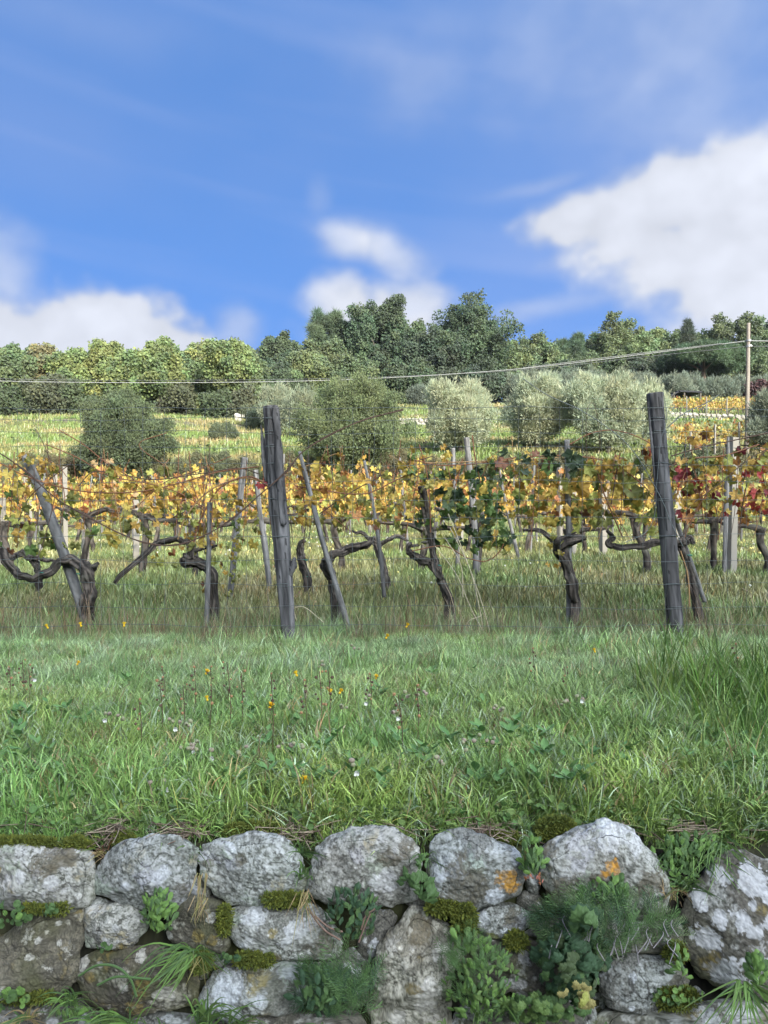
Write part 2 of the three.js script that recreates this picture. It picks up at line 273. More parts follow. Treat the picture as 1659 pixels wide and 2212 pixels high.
  for (const [s, zz] of [[0.97, -0.015], [0.88, -0.05], [0.7, -0.10], [0.01, -0.14]]) { for (const o of rimO) { const p = V(mix(c.x, o.x, s), mix(c.y, o.y, s), c.z + zz); pos.push(p.x, p.y, p.z); col.push(...shade(p, 1)); } join(); }
  const g = build(pos, idx, col);
  part(wallThing, 'stone', g, VC);
}
const LS = 0, RS = 1659;
stone([[-120, 195], [-10, 200], [120, 200], [180, 208], [330, 213], [395, 232], [412, 300], [406, 400], [385, 452], [250, 462], [100, 462], [-110, 462]], LS, { seed: 1, pale: 0.78, spots: [[225, 235, 75, 'b'], [300, 225, 60, 'b'], [115, 305, 24, 'w'], [250, 320, 26, 'w'], [10, 285, 16, 'y']] });
stone([[425, 310], [480, 230], [560, 182], [650, 160], [720, 158], [800, 180], [845, 215], [850, 330], [862, 400], [838, 442], [760, 476], [640, 470], [520, 440], [430, 410], [412, 380]], LS, { seed: 2, pale: 0.88, spots: [[720, 290, 30, 'w'], [560, 345, 22, 'w'], [800, 360, 40, 'b']] });
stone([[860, 260], [895, 205], [985, 165], [1060, 152], [1190, 155], [1240, 190], [1290, 240], [1315, 320], [1300, 390], [1250, 420], [1120, 442], [1000, 442], [930, 412], [890, 345]], LS, { seed: 3, pale: 0.8, spots: [[1055, 235, 30, 'b'], [905, 265, 22, 'b'], [1000, 200, 25, 'w'], [1210, 440, 60, 'm']] });
stone([[1340, 330], [1345, 290], [1370, 205], [1420, 160], [1500, 135], [1600, 122], [1680, 125], [1750, 150], [1790, 200], [1800, 300], [1795, 420], [1750, 442], [1680, 455], [1560, 442], [1420, 430], [1345, 400]], LS, { seed: 4, pale: 0.82, spots: [[1662, 325, 58, 'w'], [1680, 225, 45, 'b'], [1740, 190, 40, 'b'], [1745, 300, 30, 'b']] });
stone([[182, 290], [200, 210], [225, 160], [265, 138], [340, 128], [400, 150], [480, 185], [560, 206], [600, 250], [595, 340], [560, 402], [480, 442], [380, 466], [280, 442], [200, 420], [185, 350]], RS, { seed: 5, pale: 0.66, spots: [[520, 300, 46, 'o'], [545, 345, 30, 'o'], [320, 330, 105, 'b'], [240, 300, 30, 'w'], [470, 400, 35, 'w'], [560, 230, 30, 'w']] });
stone([[672, 215], [740, 172], [830, 122], [950, 99], [1040, 116], [1090, 160], [1150, 230], [1212, 310], [1228, 400], [1200, 480], [1100, 505], [900, 485], [740, 445], [702, 380], [682, 300]], RS, { seed: 6, pale: 0.72, bulge: 0.10, spots: [[955, 248, 34, 'o'], [925, 275, 22, 'o'], [900, 330, 60, 'b'], [1130, 330, 70, 'b'], [760, 330, 60, 'b'], [960, 130, 60, 'w'], [1060, 170, 40, 'w'], [880, 390, 35, 'w'], [715, 190, 40, 'b']] });
stone([[1290, 480], [1330, 390], [1385, 320], [1425, 270], [1480, 225], [1560, 213], [1640, 250], [1760, 300], [1860, 480], [1860, 760], [1760, 870], [1640, 860], [1500, 832], [1400, 792], [1330, 720], [1298, 600]], RS, { seed: 7, pale: 0.14, bulge: 0.085, dark: 0.45, spots: [[1570, 320, 66, 'w'], [1510, 480, 51, 'w'], [1570, 520, 31, 'w'], [1545, 650, 41, 'w'], [1450, 720, 70, 'w'], [1365, 575, 53, 'w'], [1355, 410, 37, 'w'], [1440, 310, 37, 'w'], [1640, 490, 41, 'w'], [1560, 420, 23, 'w'], [1470, 645, 18, 'w'], [1420, 480, 37, 'w'], [1380, 680, 40, 'y'], [1590, 430, 30, 'y'], [1400, 640, 24, 'y'], [1640, 680, 37, 'w'], [1620, 390, 25, 'w']] });
stone([[-120, 620], [-10, 600], [100, 530], [200, 482], [290, 466], [352, 476], [360, 560], [342, 680], [330, 780], [262, 850], [120, 862], [0, 842], [-120, 830]], LS, { seed: 8, pale: 0.26, dark: 0.75, tint: [1.0, 0.93, 0.8], spots: [[190, 575, 18, 'w'], [260, 520, 14, 'w'], [60, 800, 40, 'w'], [160, 640, 16, 'w'], [270, 600, 12, 'w']] });
stone([[384, 470], [480, 452], [560, 466], [622, 500], [640, 560], [590, 612], [480, 632], [372, 637], [370, 550]], LS, { seed: 9, pale: 0.78, bulge: 0.07, spots: [[540, 612, 32, 'y'], [480, 575, 16, 'w'], [525, 520, 20, 'w']] });
stone([[735, 510], [800, 442], [900, 425], [962, 446], [976, 520], [982, 600], [950, 645], [880, 645], [790, 622], [728, 592]], LS, { seed: 10, pale: 0.24, dark: 0.7, bulge: 0.06, tint: [1, 0.95, 0.82], spots: [[922, 488, 22, 'w'], [738, 568, 17, 'w'], [870, 560, 26, 'y'], [970, 525, 28, 'm'], [930, 580, 20, 'y']] });
stone([[986, 490], [1050, 450], [1120, 445], [1200, 456], [1340, 450], [1390, 480], [1440, 530], [1480, 600], [1472, 660], [1420, 692], [1330, 682], [1220, 662], [1100, 642], [1030, 612], [1000, 570], [976, 525]], LS, { seed: 11, pale: 0.74, bulge: 0.085, spots: [[1190, 525, 20, 'y'], [1195, 648, 30, 'y'], [1110, 480, 45, 'w'], [1290, 530, 45, 'w'], [1250, 570, 30, 'w'], [1390, 620, 60, 'b'], [1060, 610, 30, 'w']] });
stone([[352, 690], [420, 656], [560, 645], [700, 642], [815, 680], [850, 760], [845, 880], [700, 912], [540, 922], [400, 865], [345, 780]], LS, { seed: 12, pale: 0.25, dark: 0.85, bulge: 0.07, tint: [1, 0.96, 0.85], spots: [[358, 700, 28, 'w'], [720, 815, 42, 'w'], [560, 760, 22, 'w'], [440, 690, 18, 'w'], [640, 760, 40, 'y'], [400, 745, 24, 'y'], [620, 655, 22, 'w'], [600, 870, 40, 'y']] });
stone([[895, 790], [925, 750], [985, 718], [1100, 702], [1250, 702], [1330, 732], [1340, 850], [1250, 905], [1130, 912], [1000, 945], [905, 925], [865, 880]], LS, { seed: 13, pale: 0.5, dark: 0.3, bulge: 0.07, spots: [[1000, 780, 60, 'w'], [960, 800, 40, 'w'], [1130, 740, 45, 'y'], [1100, 790, 35, 'y'], [1245, 735, 35, 'w'], [1010, 900, 55, 'w'], [1130, 815, 25, 'w']] });
stone([[45, 550], [88, 500], [130, 468], [190, 480], [262, 530], [322, 590], [332, 660], [300, 725], [285, 800], [292, 900], [285, 1040], [-25, 1040], [-62, 900], [-52, 760], [-22, 640]], RS, { seed: 14, pale: 0.66, bulge: 0.085, tint: [1.06, 1.02, 0.94], spots: [[182, 780, 58, 'w'], [175, 850, 48, 'w'], [195, 740, 36, 'w'], [120, 760, 34, 'y'], [240, 620, 40, 'w'], [150, 540, 60, 'b'], [60, 930, 40, 'w']] });
stone([[-75, 480], [-20, 470], [40, 478], [50, 520], [10, 600], [-40, 700], [-70, 830], [-130, 820], [-120, 640]], RS, { seed: 15, pale: 0.3, dark: 0.5, bulge: 0.03, d: 2.46, spots: [[-50, 640, 26, 'w'], [-70, 760, 20, 'w'], [-35, 600, 22, 'w']] });
stone([[392, 510], [450, 470], [560, 465], [622, 490], [615, 540], [545, 575], [450, 575], [402, 545]], RS, { seed: 16, pale: 0.7, bulge: 0.05, spots: [[425, 495, 28, 'w'], [540, 555, 40, 'w'], [550, 500, 40, 'b'], [470, 580, 30, 'm']] });
stone([[340, 640], [400, 590], [500, 600], [600, 590], [700, 620], [765, 700], [742, 820], [640, 862], [540, 825], [440, 840], [350, 760]], RS, { seed: 17, pale: 0.22, dark: 0.8, bulge: 0.05, spots: [[560, 780, 45, 'w'], [705, 700, 28, 'w'], [600, 655, 30, 'w'], [590, 830, 30, 'w']] });
stone([[960, 720], [1050, 662], [1180, 680], [1290, 720], [1305, 780], [1240, 842], [1120, 896], [1040, 892], [950, 872], [935, 785]], RS, { seed: 18, pale: 0.52, bulge: 0.08, spots: [[1250, 770, 60, 'b'], [1180, 800, 26, 'w'], [1050, 720, 20, 'w'], [1045, 850, 16, 'w']] });
stone([[930, 920], [1100, 900], [1300, 906], [1420, 884], [1560, 872], [1700, 900], [1860, 930], [1860, 1060], [920, 1060]], RS, { seed: 19, pale: 0.5, dark: 0.35, bulge: 0.07, spots: [[1380, 930, 55, 'w'], [1500, 920, 70, 'w'], [1230, 960, 40, 'w']] });
stone([[-120, 880], [80, 900], [300, 885], [420, 905], [430, 1060], [-120, 1060]], LS, { seed: 20, pale: 0.3, dark: 0.6, bulge: 0.05, spots: [[370, 945, 30, 'w'], [240, 940, 28, 'w']] });
stone([[450, 945], [540, 945], [700, 930], [860, 950], [860, 1060], [450, 1060]], LS, { seed: 21, pale: 0.5, dark: 0.4, bulge: 0.05, spots: [[520, 960, 40, 'w'], [450, 960, 25, 'w']] });
stone([[890, 960], [1100, 935], [1340, 930], [1560, 930], [1590, 1060], [880, 1060]], LS, { seed: 22, pale: 0.3, dark: 0.5, bulge: 0.05 });
stone([[320, 900], [520, 870], [700, 885], [910, 890], [900, 1060], [310, 1060]], RS, { seed: 23, pale: 0.3, dark: 0.6, bulge: 0.05 });
stone([[1345, 720], [1480, 700], [1590, 740], [1570, 880], [1360, 900]], LS, { seed: 24, pale: 0.3, dark: 0.6, bulge: 0.04 });
stone([[610, 580], [720, 520], [900, 510], [1120, 520], [1280, 560], [1270, 660], [1040, 655], [800, 650]], RS, { seed: 25, pale: 0.3, dark: 0.5, bulge: 0.03 });
{ // small wedging stones in the joints
  const r = rng(19);
  for (const [x, y, w, h] of [[872, 405, 30, 38], [1335, 462, 42, 26], [366, 470, 22, 40], [425, 440, 30, 16], [690, 655, 60, 16], [RS + 640, 440, 52, 46], [RS + 1255, 560, 44, 70], [RS + 350, 570, 30, 52], [RS + 925, 860, 34, 40], [RS + 1340, 850, 60, 36], [RS + 150, 440, 50, 22], [RS + 640, 350, 30, 60], [870, 730, 34, 40], [350, 880, 50, 26], [1600, 500, 50, 30], [RS + 1240, 350, 34, 60], [950, 690, 46, 22], [1530, 690, 60, 40]]) {
    const pts = []; for (let k = 0; k < 8; k++) { const a = k / 8 * 6.283, q = 0.8 + 0.35 * r(); pts.push([x + Math.cos(a) * w * q, y + Math.sin(a) * h * q]); }
    stone(pts, 0, { seed: 60 + x * 0.137, low: true, pale: 0.2 + 0.5 * r(), dark: 0.5 * r(), bulge: 0.03, d: 2.455 });
  }
}
{ // the wall goes on past the frame on both sides
  const r = rng(9);
  for (const [x0, dir] of [[-128, -1], [3540, 1]]) for (const [y0, y1] of [[185, 462], [470, 700], [708, 1060]]) {
    let x = x0 - dir * 40 * r();
    for (let k = 0; k < 5; k++) {
      const w = 260 + 220 * r(), l = Math.min(x, x + dir * w), h = Math.max(x, x + dir * w), q = (s = 50) => (r() - 0.5) * s;
      stone([[l + 8, y0 + 70 + q()], [l + 50 + q(), y0 + 15 + q(30)], [(l + h) / 2 + q(90), y0 + q(40)], [h - 50 + q(), y0 + 20 + q(30)], [h - 6, y0 + 75 + q()], [h - 4, (y0 + y1) / 2 + q(80)], [h - 14, y1 - 45 + q()], [h - 70 + q(), y1 - 6], [(l + h) / 2 + q(90), y1 - 4 + q(14)], [l + 60 + q(), y1 - 6], [l + 6, y1 - 60 + q()], [l + 2, (y0 + y1) / 2 + q(80)]], 0, { seed: 30 + k * 3.37 + y0 * 0.11 + (dir > 0 ? 7.7 : 0), low: true, pale: y0 < 300 ? 0.75 : 0.25 + 0.5 * r(), dark: y0 < 300 ? 0 : 0.5 * r() });
      x += dir * (w + 6);
    }
  }
}

// ---------------------------------------------------------------- leaves
function outline(kind, n) {                              // a leaf's rim, stalk end at (0,0), tip at (0,1)
  const pts = [];
  for (let i = 0; i <= n; i++) {
    const t = i / n;
    if (kind === 'vine') {
      const a = -Math.PI * 0.86 + t * Math.PI * 1.72, f = Math.abs(a);
      const lobe = Math.max(Math.exp(-((f / 0.40) ** 2)) * 0.70, Math.exp(-(((f - 1.05) / 0.44) ** 2)) * 0.63, Math.exp(-(((f - 2.05) / 0.5) ** 2)) * 0.53, 0.44) * (1 + 0.09 * Math.sin(i * 2.6));
      pts.push([Math.sin(a) * lobe, 0.32 + Math.cos(a) * lobe]);
    } else if (kind === 'round') { const a = -Math.PI + t * 2 * Math.PI; pts.push([0.5 * Math.sin(a) * (1 + 0.05 * Math.sin(a * 8)), 0.5 + 0.5 * Math.cos(a) * (1 + 0.05 * Math.sin(a * 8))]); }
    else { const s = t < 0.5 ? t * 2 : 2 - t * 2, w = kind === 'spoon' ? 0.22 * Math.pow(Math.sin(Math.PI * Math.pow(s, 1.5)), 0.8) + 0.02 : kind === 'oval' ? 0.26 * Math.sin(Math.PI * Math.pow(s, 0.9)) : 0.15 * Math.sin(Math.PI * Math.pow(s, 1.15)) * (1 + 0.25 * Math.sin(i * 3)); pts.push([(t < 0.5 ? -w : w) * (s === 1 ? 0 : 1), s]); }
  }
  return pts;
}
function leafGeo(kind, n, seed, { cup = 0.2, fold = 0.25, droop = 0.2, blotch = 0.35, edge = [0.75, 0.6, 0.5] } = {}) {
  const rim = outline(kind, n), c = kind === 'vine' ? [0, 0.3] : [0, 0.5], pos = [], col = [], idx = [], r = rng(seed), eb = 0.7 * r();
  const put1 = (x, y, t) => {
    const z = -fold * Math.abs(x) + cup * (x * x) - droop * y * y * 0.6 + (kind === 'vine' ? 0.17 : 0.10) * noise(x * 3 + seed * 3, y * 3, seed);
    const v = 1 - blotch * clamp(0.5 + noise(x * 4 + seed, y * 4, 2)) + 0.12 * r(), k = mix3([v, v, v], edge.map((e) => e * v), eb * sstep(0.6, 1, t) * clamp(0.5 + 1.5 * noise(x * 3, y * 3, seed)));
    pos.push(x, y, z); col.push(...k);
  };
  put1(c[0], c[1], 0);
  for (const f of [0.55, 1]) for (const [x, y] of rim) put1(mix(c[0], x, f), mix(c[1], y, f), f);
  const m = rim.length;
  for (let i = 0; i + 1 < m; i++) { idx.push(0, 1 + i, 2 + i, 1 + i, 1 + m + i, 2 + m + i, 1 + i, 2 + m + i, 2 + i); }
  return build(pos, idx, col);
}
const VINE_LEAF = [1, 2, 3, 4, 5, 6].map((s) => leafGeo('vine', 22, s, { fold: 0.12 + 0.1 * (s % 3), droop: 0.1 + 0.12 * (s % 4), cup: s % 2 ? 0.8 : -0.6 }));
const SPOON = [1, 2, 3].map((s) => leafGeo('spoon', 14, s, { droop: 0.45, fold: 0.5, blotch: 0.25 }));
const OVAL = [1, 2, 3].map((s) => leafGeo('oval', 12, s + 5, { droop: 0.3, fold: 0.4, blotch: 0.25 }));
const ROUND = [1, 2].map((s) => leafGeo('round', 16, s + 9, { cup: 0.35, fold: 0, droop: 0.1, blotch: 0.2 }));
function xf(g, m) { const h = g.clone(); h.applyMatrix4(m); return h; }
const PALM = [1, 2].map((s) => mergeGeometries([-1.25, -0.6, 0, 0.6, 1.25].map((a) => xf(leafGeo('toothed', 14, s * 5 + Math.round(a * 3) + 9, { droop: 0.35, fold: 0.4, blotch: 0.2 }), M4(V(0, 0, 0), E(0.12 * Math.abs(a), 0, -a), V(1.6, 0.85 - 0.16 * Math.abs(a), 1))))));
function feather(seed, n = 9, thin = 0.09) {             // a finely cut leaf: small blades along a bent stalk
  const pos = [], idx = [], col = [], r = rng(seed);
  const at = (t) => [0.06 * Math.sin(t * 3 + seed), t, -0.25 * t * t];
  const tri = (a, b, c) => { const n0 = pos.length / 3; pos.push(...a, ...b, ...c); const v = 0.8 + 0.35 * r(); for (let i = 0; i < 3; i++) col.push(v, v, v); idx.push(n0, n0 + 1, n0 + 2); };
  for (let i = 0; i < n; i++) {
    const t = (i + 0.5) / n, q = at(t), q2 = at(t + 0.06), L = 0.34 * Math.sin(Math.PI * (0.18 + 0.76 * t)) ;
    for (const s of [-1, 1]) for (const f of [0, 0.55]) { const bx = s * L * (0.45 + f), by = L * (0.5 + f * 0.5), z = 0.1 * (r() - 0.5); tri([q[0] + s * L * f * 0.5, q[1] + f * L * 0.25, q[2]], [q[0] + bx * 0.6 + 0.012, q[1] + by * 0.45 + thin * L * 2, q[2] + z], [q[0] + bx, q[1] + by, q[2] + z]); }
    tri([q[0] - 0.012, q[1] - 0.06, q[2]], [q[0] + 0.012, q[1] - 0.06, q[2]], [q2[0], q2[1], q2[2]]);
  }
  return build(pos, idx, col);
}
const FEATHER = [1, 2, 3].map((s) => feather(s));
const leafMat = (r, g, b, o) => phys(r, g, b, { vertexColors: true, transmission: 0.3, thickness: 0, roughness: 0.75, ...o });
const LM = {
  gold: leafMat(0.58, 0.36, 0.07), yellow: leafMat(0.66, 0.50, 0.10), lemon: leafMat(0.60, 0.54, 0.17), lime: leafMat(0.36, 0.38, 0.08), olive: leafMat(0.23, 0.24, 0.06), green: leafMat(0.13, 0.22, 0.05), dark: leafMat(0.06, 0.10, 0.03),
  bottle: leafMat(0.04, 0.075, 0.035), orange: leafMat(0.52, 0.24, 0.07), brown: leafMat(0.22, 0.09, 0.045), rust: leafMat(0.36, 0.14, 0.05), red: leafMat(0.46, 0.06, 0.05), crimson: leafMat(0.22, 0.025, 0.035), tan: leafMat(0.45, 0.32, 0.16),
  bright: leafMat(0.16, 0.30, 0.06), weed: leafMat(0.085, 0.17, 0.045), deep: leafMat(0.04, 0.10, 0.04), grey: leafMat(0.10, 0.20, 0.055), silver: leafMat(0.15, 0.22, 0.09), straw: leafMat(0.36, 0.32, 0.11), pink: leafMat(0.55, 0.2, 0.14),
};
const pick = (r, list) => { let s = 0; for (const x of list) s += x[1]; let k = r() * s; for (const x of list) { k -= x[1]; if (k <= 0) return x[0]; } return list[0][0]; };
const BARK = (u, a, p, rg) => { const f = noise(p.x * 60, p.y * 18, p.z * 60), s = noise(Math.cos(a) * 9, Math.sin(a) * 9, u * 5), k = clamp(0.28 + 0.5 * rg + 0.3 * f + 0.8 * s), m = clamp(fbm(p.x * 9, p.y * 9, p.z * 9, 3) * 2.2 - 0.25); return mix3(mix3([0.014, 0.011, 0.009], [0.15, 0.125, 0.105], k), [0.15, 0.15, 0.12], m * 0.45); };
const GREYWOOD = (u, a, p, rg) => { const f = noise(p.x * 90, p.y * 9, p.z * 90), g = noise(p.x * 25, p.y * 3, p.z * 25), k = clamp(0.5 + 0.35 * rg + 0.3 * f + 0.3 * g); return mix3([0.06, 0.058, 0.056], [0.27, 0.265, 0.26], k); };
const DARKWOOD = (u, a, p, rg) => { const f = noise(p.x * 80, p.y * 7, p.z * 80), g = noise(p.x * 22, p.y * 2.5, p.z * 22), k = clamp(0.42 + 0.3 * rg + 0.3 * f + 0.6 * g), st = sstep(0.25, -0.15, noise(p.x * 14, p.y * 1.3, p.z * 14 + 4)), ck = sstep(0.10, 0.03, Math.abs(noise(Math.cos(a) * 2.6 + 3, Math.sin(a) * 2.6, u * 3.2))) * sstep(-0.2, 0.1, noise(u * 7, a, 3)); if (ck > 0.5) return [0.02, 0.019, 0.019]; return mix3(mix3([0.035, 0.034, 0.036], [0.20, 0.195, 0.20], k), [0.045, 0.042, 0.042], st * 0.45); };
const CANE = std(0.20, 0.085, 0.04, { roughness: 0.7 }), CANE_DARK = std(0.085, 0.05, 0.035, { roughness: 0.8 }), CANE_PALE = std(0.33, 0.2, 0.09, { roughness: 0.7 });
const STEEL = std(0.12, 0.14, 0.14, { metalness: 0.3, roughness: 0.5 }), TIE = std(0.03, 0.25, 0.2);

// ---------------------------------------------------------------- wire fence with two old posts
const FD = 6.42;
const D = (list, d) => list.map(([x, y, dd]) => P(x, y, dd ?? d));
{
  const t = thing('fence_post', 'tall split grey wooden fence post left of the middle, its top cracked open', 'fence post', onGround(atX(622, FD), FD));
  part(t, 'post', limb(D([[584, 877], [590, 960], [604, 1120], [616, 1260], [625, 1412]], FD), [0.056, 0.066, 0.067, 0.064, 0.058], { seg: 150, rad: 36, rough: 0.13, ridges: 7, fine: 40, color: DARKWOOD, seed: 3, slant: 0.035 }), VC);
  part(t, 'split_slab', limb(D([[564, 918, 6.47], [570, 980, 6.46], [577, 1040, 6.45]], 0), [0.006, 0.022, 0.02], { seg: 40, rad: 10, rough: 0.3, color: GREYWOOD, seed: 5 }), VC);
  part(t, 'branch_stub', limb(D([[624, 1240, 6.4], [634, 1222, 6.38], [636, 1204, 6.38]], 0), [0.03, 0.026, 0.012], { seg: 20, rad: 10, rough: 0.25, color: DARKWOOD, seed: 6 }), VC);
  part(t, 'split_strip', limb(D([[595, 880, 6.36], [602, 1000, 6.35], [612, 1130, 6.36]], 0), [0.026, 0.03, 0.024], { seg: 90, rad: 14, rough: 0.35, ridges: 9, color: DARKWOOD, seed: 8, slant: 0.02 }), VC);
  const u = thing('fence_post', 'tall smooth grey wooden fence post on the right, leaning left with a flat sawn top', 'fence post', onGround(atX(1462, FD), FD));
  part(u, 'post', limb(D([[1414, 849], [1424, 960], [1437, 1100], [1450, 1250], [1465, 1412]], FD), [0.064, 0.064, 0.067, 0.068, 0.066], { seg: 150, rad: 36, rough: 0.075, ridges: 6, fine: 36, color: DARKWOOD, seed: 11, slant: 0.01 }), VC);
  part(u, 'split_strip', limb(D([[1399, 868, 6.38], [1408, 960, 6.37], [1415, 1060, 6.37]], 0), [0.004, 0.012, 0.006], { seg: 40, rad: 8, rough: 0.3, color: DARKWOOD, seed: 12 }), VC);
}
for (const [post, list] of [[scene.getObjectByName('fence_post'), [[587, 905], [588, 935], [592, 966], [596, 1003], [601, 1080], [606, 1160], [613, 1262]]], [scene.getObjectByName('fence_post_001'), [[1418, 905], [1421, 935], [1428, 1003], [1433, 1080], [1442, 1160], [1452, 1262], [1457, 1310]]]]) for (const [x, y] of list) { const g = new THREE.TorusGeometry(0.071, 0.0024, 5, 26); g.rotateX(1.5 + 0.1 * Math.sin(y)); g.rotateZ(0.08 * Math.sin(x + y)); const p = P(x, y, FD); g.translate(p.x, p.y, p.z); part(post, 'wire_loop', g, STEEL); }
{
  const t = thing('wire_fence', 'thin grey square mesh wire fence strung between the wooden posts', 'wire fence', V(0, groundY(0, -FD), -FD));
  const r = rng(21), hs = [882, 905, 935, 966, 1003, 1040, 1080, 1118, 1160, 1210, 1262, 1310, 1352];
  const off = (x, k) => 6 * noise(x * 0.004, k * 3.3, 1) + 2.2 * noise(x * 0.03, k, 4);
  hs.forEach((y, k) => { const pts = []; for (let x = -420; x <= 2080; x += 50) pts.push(P(x, y + off(x, k), FD - 0.075 + 0.012 * noise(x * 0.01, k, 9))); part(t, 'wire', wire(pts, k === 0 || k === 12 ? 0.0021 : 0.0017, 150, 4), STEEL); });
  for (let x = -410; x < 2080; x += 45) { const pts = [], X = x + 6 * (r() - 0.5); for (let y = 882; y <= 1352; y += 47) pts.push(P(X + 4 * noise(x, y * 0.01, 2), y + (y === 882 ? off(X, 0) : 0), FD - 0.073 + 0.012 * noise(x * 0.01, y * 0.02, 9))); part(t, 'wire', wire(pts, 0.0015, 30, 4), STEEL); }
  const k = tag(new THREE.Group(), 'loose twisted steel wire sagging from the left edge up past the split post', 'wire'); k.name = 'loose_wire'; scene.add(k); k.position.copy(P(400, 1174, 6.3));
  const strand = (list, d, r1) => { for (const s of [0, 1]) part(k, 'strand', wire(D(list.map(([x, y], i) => [x + s * 1.5, y + s * 3 * (i % 2 ? 1 : -1) * 0.6]), d), r1, 120, 5), CANE_DARK); };
  strand([[-30, 965], [10, 985], [60, 1023], [120, 1075], [180, 1112], [260, 1152], [320, 1175], [380, 1176], [440, 1158], [500, 1120], [560, 1070], [620, 1015], [650, 980], [700, 945], [780, 910], [870, 884]], 6.32, 0.0045);
  const q = tag(new THREE.Group(), 'loose twisted wire slanting down to the right post from the upper left', 'wire'); q.name = 'loose_wire_001'; scene.add(q); q.position.copy(P(1300, 900, 6.3));
  part(q, 'strand', wire(D([[1130, 818], [1180, 852], [1250, 884], [1310, 922], [1360, 965], [1400, 1025], [1432, 1085], [1450, 1130], [1475, 1180]], 6.3), 0.0035, 90, 5), STEEL);
  part(q, 'strand', wire(D([[1432, 840], [1440, 905], [1428, 950], [1419, 1040], [1412, 1120], [1395, 1150], [1350, 1172]], 6.33), 0.003, 90, 5), STEEL);
  part(q, 'hook', wire(D([[1268, 1010], [1270, 880], [1281, 870], [1290, 900], [1296, 960], [1290, 1010]], 6.34), 0.0022, 60, 4), CANE_DARK);
  const w = tag(new THREE.Group(), 'loose wire rising to the right edge behind the right post', 'wire'); w.name = 'loose_wire_002'; scene.add(w); w.position.copy(P(1560, 1030, 6.6));
  part(w, 'strand', wire(D([[1500, 1085], [1560, 1040], [1620, 990], [1680, 960]], 6.6), 0.004, 40, 5), CANE_DARK);
  part(w, 'strand', wire(D([[1440, 925], [1475, 895], [1530, 868], [1552, 853]], 6.5), 0.0045, 40, 5), STEEL);
}

// ---------------------------------------------------------------- grapevines
function hangLeaf(parent, r, p, size, palette, loose = 0.5) {    // one leaf hanging by its stalk, face turned more or less to the open
  const q = E((r() - 0.5) * 1.2 * loose + 0.25, (r() < 0.8 ? 0 : Math.PI) + (r() - 0.5) * 2.2, Math.PI + (r() - 0.5) * 1.7, 'YXZ');
  return put(parent, 'leaf', VINE_LEAF[Math.floor(r() * 6)], LM[pick(r, palette)], p, q, size * (0.55 + 0.5 * r()));
}
const PAL = {
  oliveish: [['olive', 4], ['lime', 3], ['gold', 2.2], ['yellow', 1.6], ['brown', 0.4], ['green', 0.6]],
  yellow: [['yellow', 4], ['gold', 4], ['lemon', 1.5], ['lime', 1.5], ['orange', 1], ['rust', 0.4], ['olive', 1]],
  green: [['dark', 4], ['green', 4], ['bottle', 2], ['olive', 2.5], ['lime', 1], ['yellow', 0.8]],
  big: [['lime', 4], ['olive', 3], ['gold', 3.5], ['yellow', 2.5], ['green', 0.7], ['orange', 0.6], ['brown', 0.5]],
  mixed: [['lime', 3], ['gold', 3], ['yellow', 2], ['olive', 2], ['red', 1], ['crimson', 0.8], ['orange', 1.4], ['brown', 0.7]],
  red: [['red', 3], ['crimson', 3], ['orange', 2], ['gold', 1.4], ['yellow', 1], ['rust', 1]],
  muted: [['gold', 4], ['yellow', 3], ['lime', 3], ['olive', 2], ['orange', 1], ['tan', 1.4], ['rust', 0.8]],
  bottle: [['bottle', 5], ['dark', 3], ['green', 1], ['brown', 0.6]],
  golden: [['gold', 5], ['yellow', 5], ['orange', 1.7], ['lemon', 1.6], ['lime', 1.6], ['tan', 1], ['rust', 0.6]],
};
const AD = 6.92;
const front = [];
function frontVine(label, base, trunk, tr, arms, opts = {}) {
  const d = opts.d ?? AD, t = thing('grapevine', label, 'grapevine', onGround(atX(base, d), d), 'old grapevines along the wire fence');
  const kr = rng(base + 7), bend = (list) => { const o = []; list.forEach(([x, y, dd], i) => { o.push(P(x, y, dd ?? d + 0.03 * Math.sin(i * 2 + base))); if (i + 1 < list.length) { const [x2, y2] = list[i + 1], f = 0.35 + 0.3 * kr(); o.push(P(mix(x, x2, f) + 5 * (kr() - 0.5), mix(y, y2, f) + 7 * (kr() - 0.5), d + 0.04 * (kr() - 0.5))); } }); return o; };
  part(t, 'trunk', limb(bend(trunk), tr, { seg: 110, rad: 26, rough: 0.38, ridges: 9, fine: 46, color: BARK, seed: base }), VC);
  for (const [list, rr] of arms) part(t, 'arm', limb(bend(list), rr, { seg: 100, rad: 18, rough: 0.38, ridges: 8, fine: 46, color: BARK, seed: base + rr[0] * 99 }), VC);
  t.userData.x = base; front.push(t); return t;
}
const v1 = frontVine('thick old grapevine at far left, its arm bent low like a bow', 188, [[192, 1388], [190, 1320], [193, 1280], [189, 1240], [176, 1222]], [0.062, 0.052, 0.05, 0.05, 0.046], [[[[182, 1226], [150, 1207], [128, 1214], [104, 1238], [70, 1252], [40, 1244], [16, 1218], [4, 1192], [-40, 1184]], [0.042, 0.036, 0.034, 0.036, 0.034, 0.03]], [[[188, 1240], [200, 1228], [213, 1215]], [0.036, 0.03, 0.014]]]);
const v2 = frontVine('grapevine with swollen head and a long thin arm drooping to the left', 458, [[457, 1385], [463, 1300], [461, 1242], [444, 1223], [420, 1214], [404, 1212], [404, 1198]], [0.045, 0.042, 0.04, 0.042, 0.05, 0.052, 0.03], [[[[412, 1206], [414, 1185], [404, 1169], [384, 1164], [343, 1172], [322, 1190], [285, 1222], [248, 1259]], [0.03, 0.026, 0.026, 0.024, 0.022, 0.02, 0.018]], [[[420, 1190], [440, 1184], [470, 1178]], [0.018, 0.014, 0.01]]]);
